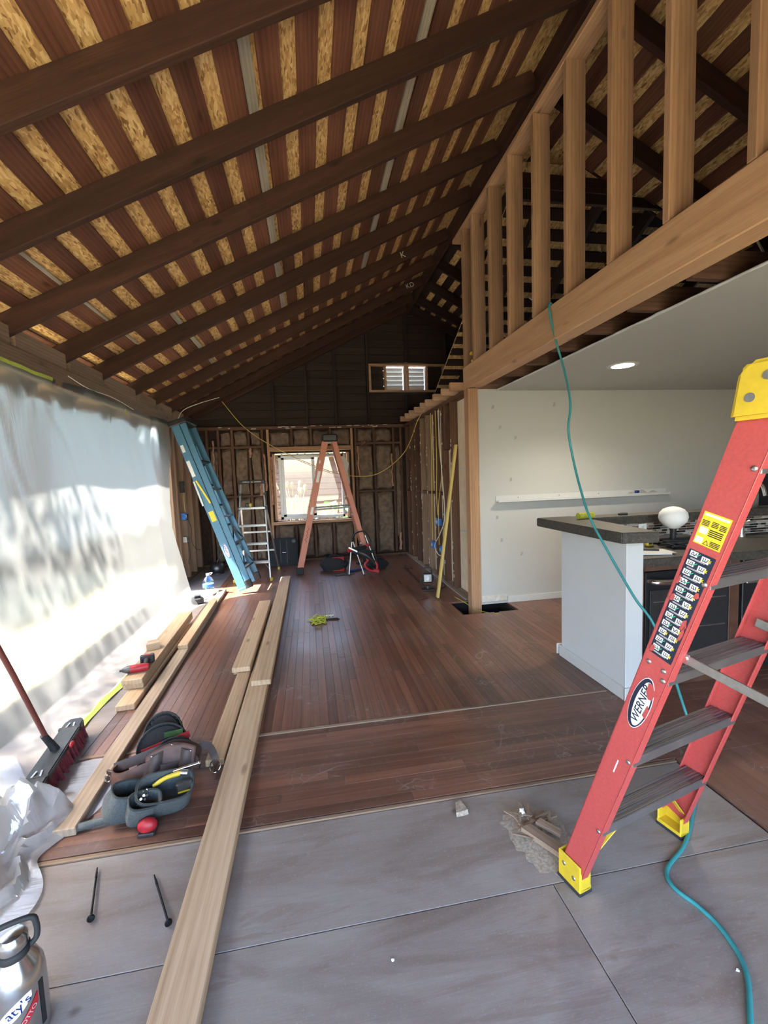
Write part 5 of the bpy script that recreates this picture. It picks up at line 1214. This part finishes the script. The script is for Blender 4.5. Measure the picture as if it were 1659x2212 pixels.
for k in range(9):
    nl_ = thing('nail_in_pouch', 'loose bright nail poking out of the nail pouch', 'nail', (-.815 + rnd.uniform(-.02, .025), 1.965 + rnd.uniform(-.02, .02), .120 + rnd.uniform(-.005, .015)), rnd.uniform(0, 6), 'nails in the belt pouch')
    MB().cyl((-.03, 0, -.012), (.025, 0, .012), .0018, n=6).build('shank', 'aluminium', nl_); MB().cyl((.025, 0, .012), (.027, 0, .013), .005, n=8).build('head', 'aluminium', nl_)

# ---- big spikes on the floor
def spike(p0, p1, label):
    p0, p1 = Vector((*p0, 0)), Vector((*p1, 0)); d = p1 - p0; L = d.length
    s_ = thing('timber_screw', label, 'screw', p0 + Vector((0, 0, .0)), math.atan2(d.y, d.x), 'long black screws on the plywood')
    MB().cyl((.05, 0, .0045), (L - .012, 0, .0085), .0038, n=10).build('shank', 'screw_black', s_, smooth=40)
    MB().tube([(k * .05 / 60, math.cos(k * 1.3) * .0014, .0045 + math.sin(k * 1.3) * .0014) for k in range(61)], [.0012 + .0030 * k / 60 for k in range(61)], 6).build('thread', 'screw_black', s_, smooth=60)
    MB().lathe([(.004, 0), (.011, .006), (.0125, .009), (.0115, .014), (.003, .016)], (L - .016, 0, .0085), 16, rot=Matrix.Rotation(R(90), 3, 'Y')).build('head', 'screw_black', s_, smooth=40)
spike((-.90, 1.765), (-.822, 1.540), 'long black screw on the plywood nearer the plastic heap')
spike((-.665, 1.685), (-.548, 1.470), 'long black screw with its head touching the long pale board')

# ---- steel growler, lower left
gw = thing('steel_growler', 'stainless steel growler bottle with black handle and stickers, bottom left', 'bottle', (-.862, 1.250, -.006), R(20))
MB().lathe([(.056, 0), (.062, .004), (.063, .02), (.063, .165), (.060, .19), (.050, .215), (.036, .235), (.031, .245), (.031, .262)], n=36).build('body', 'steel_bottle', gw, smooth=50)
MB().lathe([(.0335, .235), (.036, .24), (.036, .252), (.033, .256)], n=28).build('neck_band', 'black_rubber', gw, smooth=40)
MB().lathe([(.030, .254), (.033, .262), (.033, .285), (.026, .296), (.008, .300)], n=28).build('cap', 'steel_bottle', gw, smooth=40)
MB().tube(bez([(.035, 0, .246), (.050, 0, .262), (.052, 0, .30), (.038, 0, .325), (-.038, 0, .325), (-.052, 0, .30), (-.050, 0, .262), (-.035, 0, .246)], 5), .0075, 10).build('handle', 'black_rubber', gw, smooth=50)
def on_bottle(a0, a1, z0, z1, name, mat, off=.0008, edge=None, par=None):
    f = (lambda u, v: (lerp(a0, a1, u), lerp(z0, z1, v))) if edge is None else edge
    def g(u, v):
        a, z = f(u, v); r_ = .063 + off; return Vector((math.cos(a) * r_, math.sin(a) * r_, z))
    return MB().grid(g, 14, 6).build(name, mat, par or gw, smooth=80)
A0 = R(-62) - R(20)
on_bottle(A0 + .80, A0 + 1.02, .03, .16, 'black_side_label', 'ink_black')
s1_ = on_bottle(0, 0, 0, 0, 'script_sticker', 'label_white', .001, lambda u, v: (A0 + lerp(-.62, .50, u), .108 + .045 * u + (v - .5) * .042 * math.sin(math.pi * (.12 + .82 * u)) ** .6))
s2_ = on_bottle(0, 0, 0, 0, 'red_sticker', 'red_plastic', .001, lambda u, v: (A0 + lerp(.05, .72, u), .072 + .055 * u + (v - .5) * .030))
def wrap_text(body, size, mat, a, z, slope, parent, off=.0022):
    me = text_mesh(body, size, .0001); r_ = .063 + off; ca, sa = math.cos(slope), math.sin(slope)
    for v in me.vertices:
        x, y = v.co.x * ca - v.co.y * sa, v.co.x * sa + v.co.y * ca; an = a + x / r_; v.co = Vector((math.cos(an) * r_, math.sin(an) * r_, z + y))
    me.materials.clear(); me.materials.append(MATS[mat]); link('lettering', me, None, parent)
wrap_text("aty's", .034, 'ink_blue', A0 + .02, .135, .45, s1_)
wrap_text("OTTO", .016, 'label_white', A0 + .36, .098, .75, s2_)

# ---- water jug, kettle, charger by the left wall
jg = thing('water_jug', 'clear plastic water jug with a blue label on the floor by the left wall', 'bottle', (-1.40, 6.02, 0))
MB().lathe([(.060, 0), (.072, .008), (.074, .03), (.070, .05), (.075, .07), (.075, .10), (.070, .105), (.070, .15), (.075, .155), (.074, .18), (.060, .215), (.030, .25), (.019, .258), (.019, .27)], n=28).build('body', 'bottle_plastic', jg, smooth=50)
MB().lathe([(.0715, .108), (.0722, .11), (.0722, .147), (.0715, .149)], n=28).build('label_band', 'box_blue', jg, smooth=40); MB().lathe([(.022, .262), (.022, .285), (.018, .288)], n=18).build('cap', 'white_plastic', jg, smooth=40)
MB().tube(bez([(.02, 0, .262), (.045, 0, .278), (.06, 0, .295), (.03, 0, .292), (-.02, 0, .285)], 4), .004, 6).build('carry_strap', 'white_plastic', jg, smooth=50)
kt = thing('metal_kettle', 'dull metal tank on the floor in the far left corner', 'tank', (-1.56, 7.40, 0))
MB().lathe([(.09, .02), (.115, .05), (.12, .10), (.10, .16), (.05, .185), (.015, .19)], n=24).build('tank', 'dark_metal', kt, smooth=50); MB().lathe([(.10, 0), (.10, .02), (.08, .024)], n=24).build('base_ring', 'black_plastic', kt, smooth=50); MB().cyl((0, 0, .185), (.03, 0, .24), .012).build('valve', 'dark_metal', kt, smooth=50)
cg = thing('battery_charger', 'black battery charger on the floor beside the sheet edge', 'charger', (-1.46, 5.62, 0), R(20))
MB().box((0, 0, .035), (.16, .11, .07), None, .012).build('case', 'black_plastic', cg); MB().box((.01, .01, .085), (.08, .07, .04), None, .008).build('battery', 'dark_blue_plastic', cg); MB().tube(bez([(.08, .03, .02), (.13, .1, .008), (.10, .22, .006), (.0, .3, .006)], 6), .005, 6).build('power_cord', 'black_rubber', cg, smooth=50)

# ---- work light
wl = thing('work_light', 'black LED work light standing on the floor near the right stud wall', 'work light', (1.435, 5.36, 0), R(-8))
b = MB(); b.box((0, 0, .165), (.13, .05, .125), None, .012); b.build('housing', 'black_plastic', wl)
MB().box((0, -.027, .165), (.095, .004, .092), None, .001).build('lens', 'work_lens', wl); MB().box((0, -.030, .16), (.030, .003, .045), Matrix.Rotation(.3, 3, 'Y'), .001).build('led_chip', 'label_white', wl)
MB().tube(bez([(-.05, 0, .225), (-.05, 0, .275), (-.035, 0, .295), (.035, 0, .295), (.05, 0, .275), (.05, 0, .225)], 5), .010, 8).build('carry_handle', 'black_plastic', wl, smooth=50)
MB().tube(bez([(-.078, .0, .17), (-.088, 0, .10), (-.05, 0, .055), (.05, 0, .055), (.088, 0, .10), (.078, 0, .17)], 5), .009, 8).build('yoke', 'black_plastic', wl, smooth=50)
MB().box((0, .0, .012), (.17, .10, .020), None, .006).build('base_plate', 'black_plastic', wl); MB().cyl((0, 0, .02), (0, 0, .06), .018).build('pivot', 'dark_metal', wl, smooth=40)
MB().tube(bez([(.06, .03, .02), (.16, .05, .006), (.24, .12, .006), (.26, .30, .006), (.22, .6, .006)], 6), .005, 6).build('power_cord', 'black_rubber', wl, smooth=50)

# ---- debris
sd2 = MB(); r5 = random.Random(9)
def dust_pt(u, v):
    a = u * 2 * math.pi; rr = v * (.135 + .05 * mnoise.noise(Vector((math.cos(a) * 1.6, math.sin(a) * 1.6, 3))) + .012 * math.sin(a * 17))
    return Vector((math.cos(a) * rr * .95, math.sin(a) * rr * 1.25, .0006 + .015 * (1 - v) * (.6 + .5 * r5.random())))
sd2.grid(dust_pt, 40, 9)
so_ = sd2.build('sawdust_patch', 'sawdust', M=Matrix.Translation((.86, 1.56, -.005)), smooth=60); tag(so_, 'patch of sawdust beside the red ladder foot', 'sawdust'); so_['kind'] = 'stuff'
def chip(label, p, L, w, t, a, tx=0.0, group='wood scraps by the ladder foot'):
    b = MB(); b.prism([(-L / 2, -w / 2), (L / 2, -w * .35), (L / 2 * .86, w / 2), (-L * .44, w * .42)], 0, t); o = b.build('wood_scrap', 'chip_wood', M=Matrix.Translation((p[0], p[1], p[2])) @ Matrix.Rotation(a, 4, 'Z') @ Matrix.Rotation(tx, 4, 'Y')); tag(o, label, 'wood scrap', group)
chip('largest wood scrap lying against the near ladder foot', (.855, 1.50, .010), .19, .05, .022, R(-62))
chip('tilted wood scrap on top of the sawdust patch', (.905, 1.56, .014), .10, .035, .014, R(-50), .1)
for k in range(12):
    chip('thin splinter of wood in the sawdust by the ladder foot', (.86 + r5.uniform(-.08, .08), 1.60 + r5.uniform(-.08, .08), .012 + r5.uniform(0, .012)), r5.uniform(.05, .11), r5.uniform(.006, .014), .005, r5.uniform(0, 3.1), 0.0, 'wood splinters by the ladder foot')
b = MB(); b.ball((0, 0, .014), .016, (1, .8, 1), 8); b.jitter(.004, r5); o = b.build('white_crumb', 'label_white', M=Matrix.Translation((.835, 1.655, .006))); tag(o, 'small white crumb of plaster in the sawdust', 'crumb')
b = MB(); b.prism([(-.03, -.03), (.028, -.022), (.012, .045), (-.012, .03)], 0, .022); b.jitter(.003, r5); o = b.build('wood_chunk', 'sawdust', M=Matrix.Translation((.589, 1.75, -.006))); tag(o, 'single small tan chunk lying alone on the plywood', 'debris')
for p, lb in (((-.20, 1.02), 'small pale fleck on the plywood near the long board'), ((.18, 1.22), 'tiny white fleck in the middle of the plywood'), ((1.18, .99), 'pale fleck on the plywood near the teal cord')):
    b = MB(); b.ball((0, 0, .003), .006, (1, .7, .5), 8); b.jitter(.0015, r5); o = b.build('plaster_fleck', 'label_white', M=Matrix.Translation((*p, -.006))); tag(o, lb, 'fleck')
st2 = thing('string_tangle', 'loose tangle of bright yellow string on the hardwood floor', 'string', (.02, 4.50, 0))
for k in range(6):
    MB().tube(bez([(r5.gauss(0, .045), r5.gauss(0, .055), abs(r5.gauss(.018, .02)) + .004) for _ in range(14)], 5), .004, 5).build('strand', 'string_yellow', st2, smooth=60)
pw_ = thing('paper_scrap', 'crumpled white paper scrap beside the yellow string', 'paper', (.13, 4.60, 0))
MB().grid(lambda u, v: Vector(((u - .5) * .10, (v - .5) * .06, .01 + .02 * abs(math.sin(u * 9 + v * 5)))), 8, 6).build('sheet', 'paper', pw_, smooth=30)
tw = thing('dark_twist', 'dark curl of leaf litter beside the paper scrap', 'debris', (.19, 4.52, 0))
MB().tube(bez([(r5.gauss(0, .04), r5.gauss(0, .03), .008) for _ in range(6)], 4), .006, 5).build('curl', 'leather_dark', tw, smooth=60)
pr = thing('small_pliers', 'tiny dark pliers on the floor left of the yellow straightedge', 'pliers', (1.30, 4.98, 0), R(25))
MB().bar((-.06, 0, .006), (.05, .012, .006), .010, .008, (0, 1, 0), .002).build('handle', 'black_rubber', pr); MB().bar((-.06, .02, .006), (.05, .008, .006), .010, .008, (0, 1, 0), .002).build('handle', 'red_plastic', pr)
ys = tag(MB().tube(bez([(1.63, 4.86, .03), (1.70, 4.70, .0), (1.76, 4.50, -.03), (1.88, 4.20, .006)], 6), .0035, 6).build('mason_string', 'string_yellow', smooth=60), 'length of yellow mason string crossing the floor hole at the post', 'string')

# ================================================================== CORDS AND WIRES
def wire(name, pts, r_, mat, label, cat='cable', n=8): return tag(MB().tube(bez(pts, n), r_, 8).build(name, mat, smooth=60), label, cat)
wire('extension_cord', [(1.86, 3.05, 2.672), (1.79, 2.99, 2.674), (1.742, 2.955, 2.672), (1.738, 2.94, 2.58), (1.765, 2.90, 2.371), (1.79, 2.85, 2.184), (1.771, 2.75, 1.945), (1.725, 2.70, 1.754), (1.733, 2.65, 1.536), (1.717, 2.55, 1.355), (1.713, 2.45, 1.185), (1.74, 2.30, .975), (1.78, 2.15, .76), (1.839, 2.08, .63), (1.90, 2.03, .42), (1.955, 1.98, .17), (1.935, 1.87, .02), (1.865, 1.78, .007), (1.72, 1.66, .006), (1.60, 1.557, .001), (1.40, 1.40, .001), (1.24, 1.315, .001), (1.205, 1.25, .001), (1.23, 1.17, .001), (1.236, 1.09, .001), (1.20, .985, .001), (1.09, .876, .001), (.9, .7, .001)], .0075, 'teal_rubber', 'teal extension cord hanging from the beam and trailing over the plywood', 'cord')
wire('hanging_wire', [(-1.35, 7.58, 2.80), (-1.01, 7.6, 2.366), (-.505, 7.62, 2.009), (.176, 7.6, 1.675), (.647, 7.55, 1.523), (1.15, 7.45, 1.53), (1.56, 7.1, 1.86), (1.71, 6.7, 2.34), (1.74, 6.4, 2.46)], .006, 'romex_yellow', 'sagging yellow electrical cable strung across in front of the far window')
wire('loose_wire', [(-1.83, 6.65, 2.30), (-1.75, 6.72, 2.52), (-1.55, 6.9, 2.66), (-1.30, 7.1, 2.78)], .005, 'romex_white', 'thin pale cable drooping from the rafters at the left wall top')
wire('plate_wire', [(-1.895, 4.0, 2.40), (-1.885, 4.3, 2.36), (-1.89, 4.8, 2.37), (-1.888, 5.3, 2.33)], .004, 'romex_white', 'thin pale wire lying along the header above the plastic sheet')
wire('wall_cable', [(1.745, 6.10, 2.36), (1.742, 6.08, 1.8), (1.74, 6.12, 1.2), (1.745, 6.16, .9), (1.755, 6.20, .52)], .006, 'romex_yellow', 'yellow cable running down the right stud wall to the lower blue box')
wire('wall_cable', [(1.745, 5.86, 2.36), (1.742, 5.84, 1.7), (1.74, 5.88, 1.2), (1.745, 5.86, .92)], .006, 'romex_yellow', 'yellow cable running down the right stud wall to the upper blue box')
wire('wall_cable', [(1.745, 5.70, 2.36), (1.742, 5.72, 1.9), (1.738, 5.62, 1.5), (1.74, 5.80, 1.05), (1.745, 5.84, .5)], .005, 'romex_yellow', 'yellow cable nearest the straightedge on the right stud wall')
wire('white_loop', [(1.74, 5.72, 2.34), (1.738, 5.66, 1.9), (1.735, 5.60, 1.55), (1.73, 5.50, .95), (1.70, 5.62, .70), (1.69, 5.86, .50), (1.72, 5.84, .38), (1.74, 5.70, .36)], .006, 'romex_white', 'white cable looping out of the right stud wall near the blue boxes')
wire('attic_wire', [(2.0, 3.72, 3.02), (2.25, 3.70, 2.86), (2.7, 3.65, 2.80), (3.2, 3.6, 2.86)], .006, 'romex_white', 'white cable sagging behind the loft studs')
wire('attic_wire', [(2.2, 1.9, 2.62), (2.6, 2.1, 2.57), (3.0, 2.2, 2.70)], .006, 'romex_white', 'cable lying over the joists above the kitchen ceiling edge')
wire('attic_wire', [(1.96, 4.3, 3.35), (1.95, 4.28, 2.9), (1.93, 4.22, 2.55)], .005, 'romex_white', 'thin white cable dropping between the far loft studs')
def elbox(name, c, size, mat, label, face=(1, 0, 0)):
    o = thing(name, label, 'electrical box', c); MB().box((0, 0, 0), size, None, .004).build('box', mat, o); MB().box((-size[0] / 2 - .002 if c[0] > 0 else size[0] / 2 + .002, 0, 0), (.004, size[1] * .35, size[2] * .4)).build('outlet_face', 'label_white' if mat == 'box_blue' else 'dark_metal', o); return o
elbox('junction_box', (1.775, 5.92, .815), (.06, .09, .10), 'box_blue', 'upper blue electrical box on the right stud wall')
elbox('junction_box', (1.775, 6.21, .445), (.06, .09, .10), 'box_blue', 'far lower blue electrical box on the right stud wall')
elbox('junction_box', (1.775, 5.80, .44), (.06, .07, .10), 'box_blue', 'near lower blue electrical box behind the straightedge')
elbox('breaker_box', (-1.875, 6.90, 1.44), (.05, .09, .17), 'ink_black', 'flat black electrical box on the left wall studs')
elbox('outlet_box', (-1.875, 6.88, 1.00), (.06, .08, .10), 'box_blue', 'blue outlet box on the left wall behind the blue ladder')
elbox('outlet_box', (-1.875, 6.99, .98), (.06, .06, .09), 'ink_black', 'black plug block beside the blue outlet box on the left wall')
elbox('outlet_box', (-1.875, 6.88, .655), (.06, .10, .09), 'aluminium', 'open metal outlet box low on the left wall studs')
wire('plug_lead', [(-1.86, 6.92, 1.36), (-1.855, 6.86, 1.22), (-1.855, 6.88, 1.06)], .004, 'romex_yellow', 'yellow lead between the boxes on the left wall')
wire('plug_lead', [(-1.85, 6.99, .94), (-1.83, 7.05, .8), (-1.83, 7.02, .62), (-1.80, 7.1, .48), (-1.78, 7.3, .42)], .004, 'ink_black', 'black lead drooping from the plug block on the left wall')
wire('plug_lead', [(-1.85, 6.90, .61), (-1.82, 6.85, .42), (-1.82, 6.75, .34), (-1.80, 6.7, .30)], .004, 'ink_black', 'black lead hanging below the open metal box on the left wall')
cl2 = thing('clamp_tool', 'yellow and black clamp sitting on the beam at the first loft stud', 'clamp', (1.79, 4.49, 2.664))
MB().box((0, 0, .045), (.055, .05, .05), None, .006).build('body', 'black_plastic', cl2); MB().box((-.02, 0, .085), (.07, .045, .03), None, .005).build('jaw', 'yellow_plastic', cl2); MB().box((.03, 0, .045), (.025, .045, .09), None, .005).build('handle', 'yellow_plastic', cl2); MB().box((-.01, 0, .011), (.06, .045, .02), None, .004).build('foot', 'yellow_plastic', cl2)
for bd, p, y in (('KD', (1.69, 4.43), 6.858), ('K', (1.28, 4.22), 5.518)):
    lettering(bd, .10, 'chalk', roof, frame((p[0], y, p[1]), (1, 0, .35), (-.35, 0, 1)), name='chalk_mark')
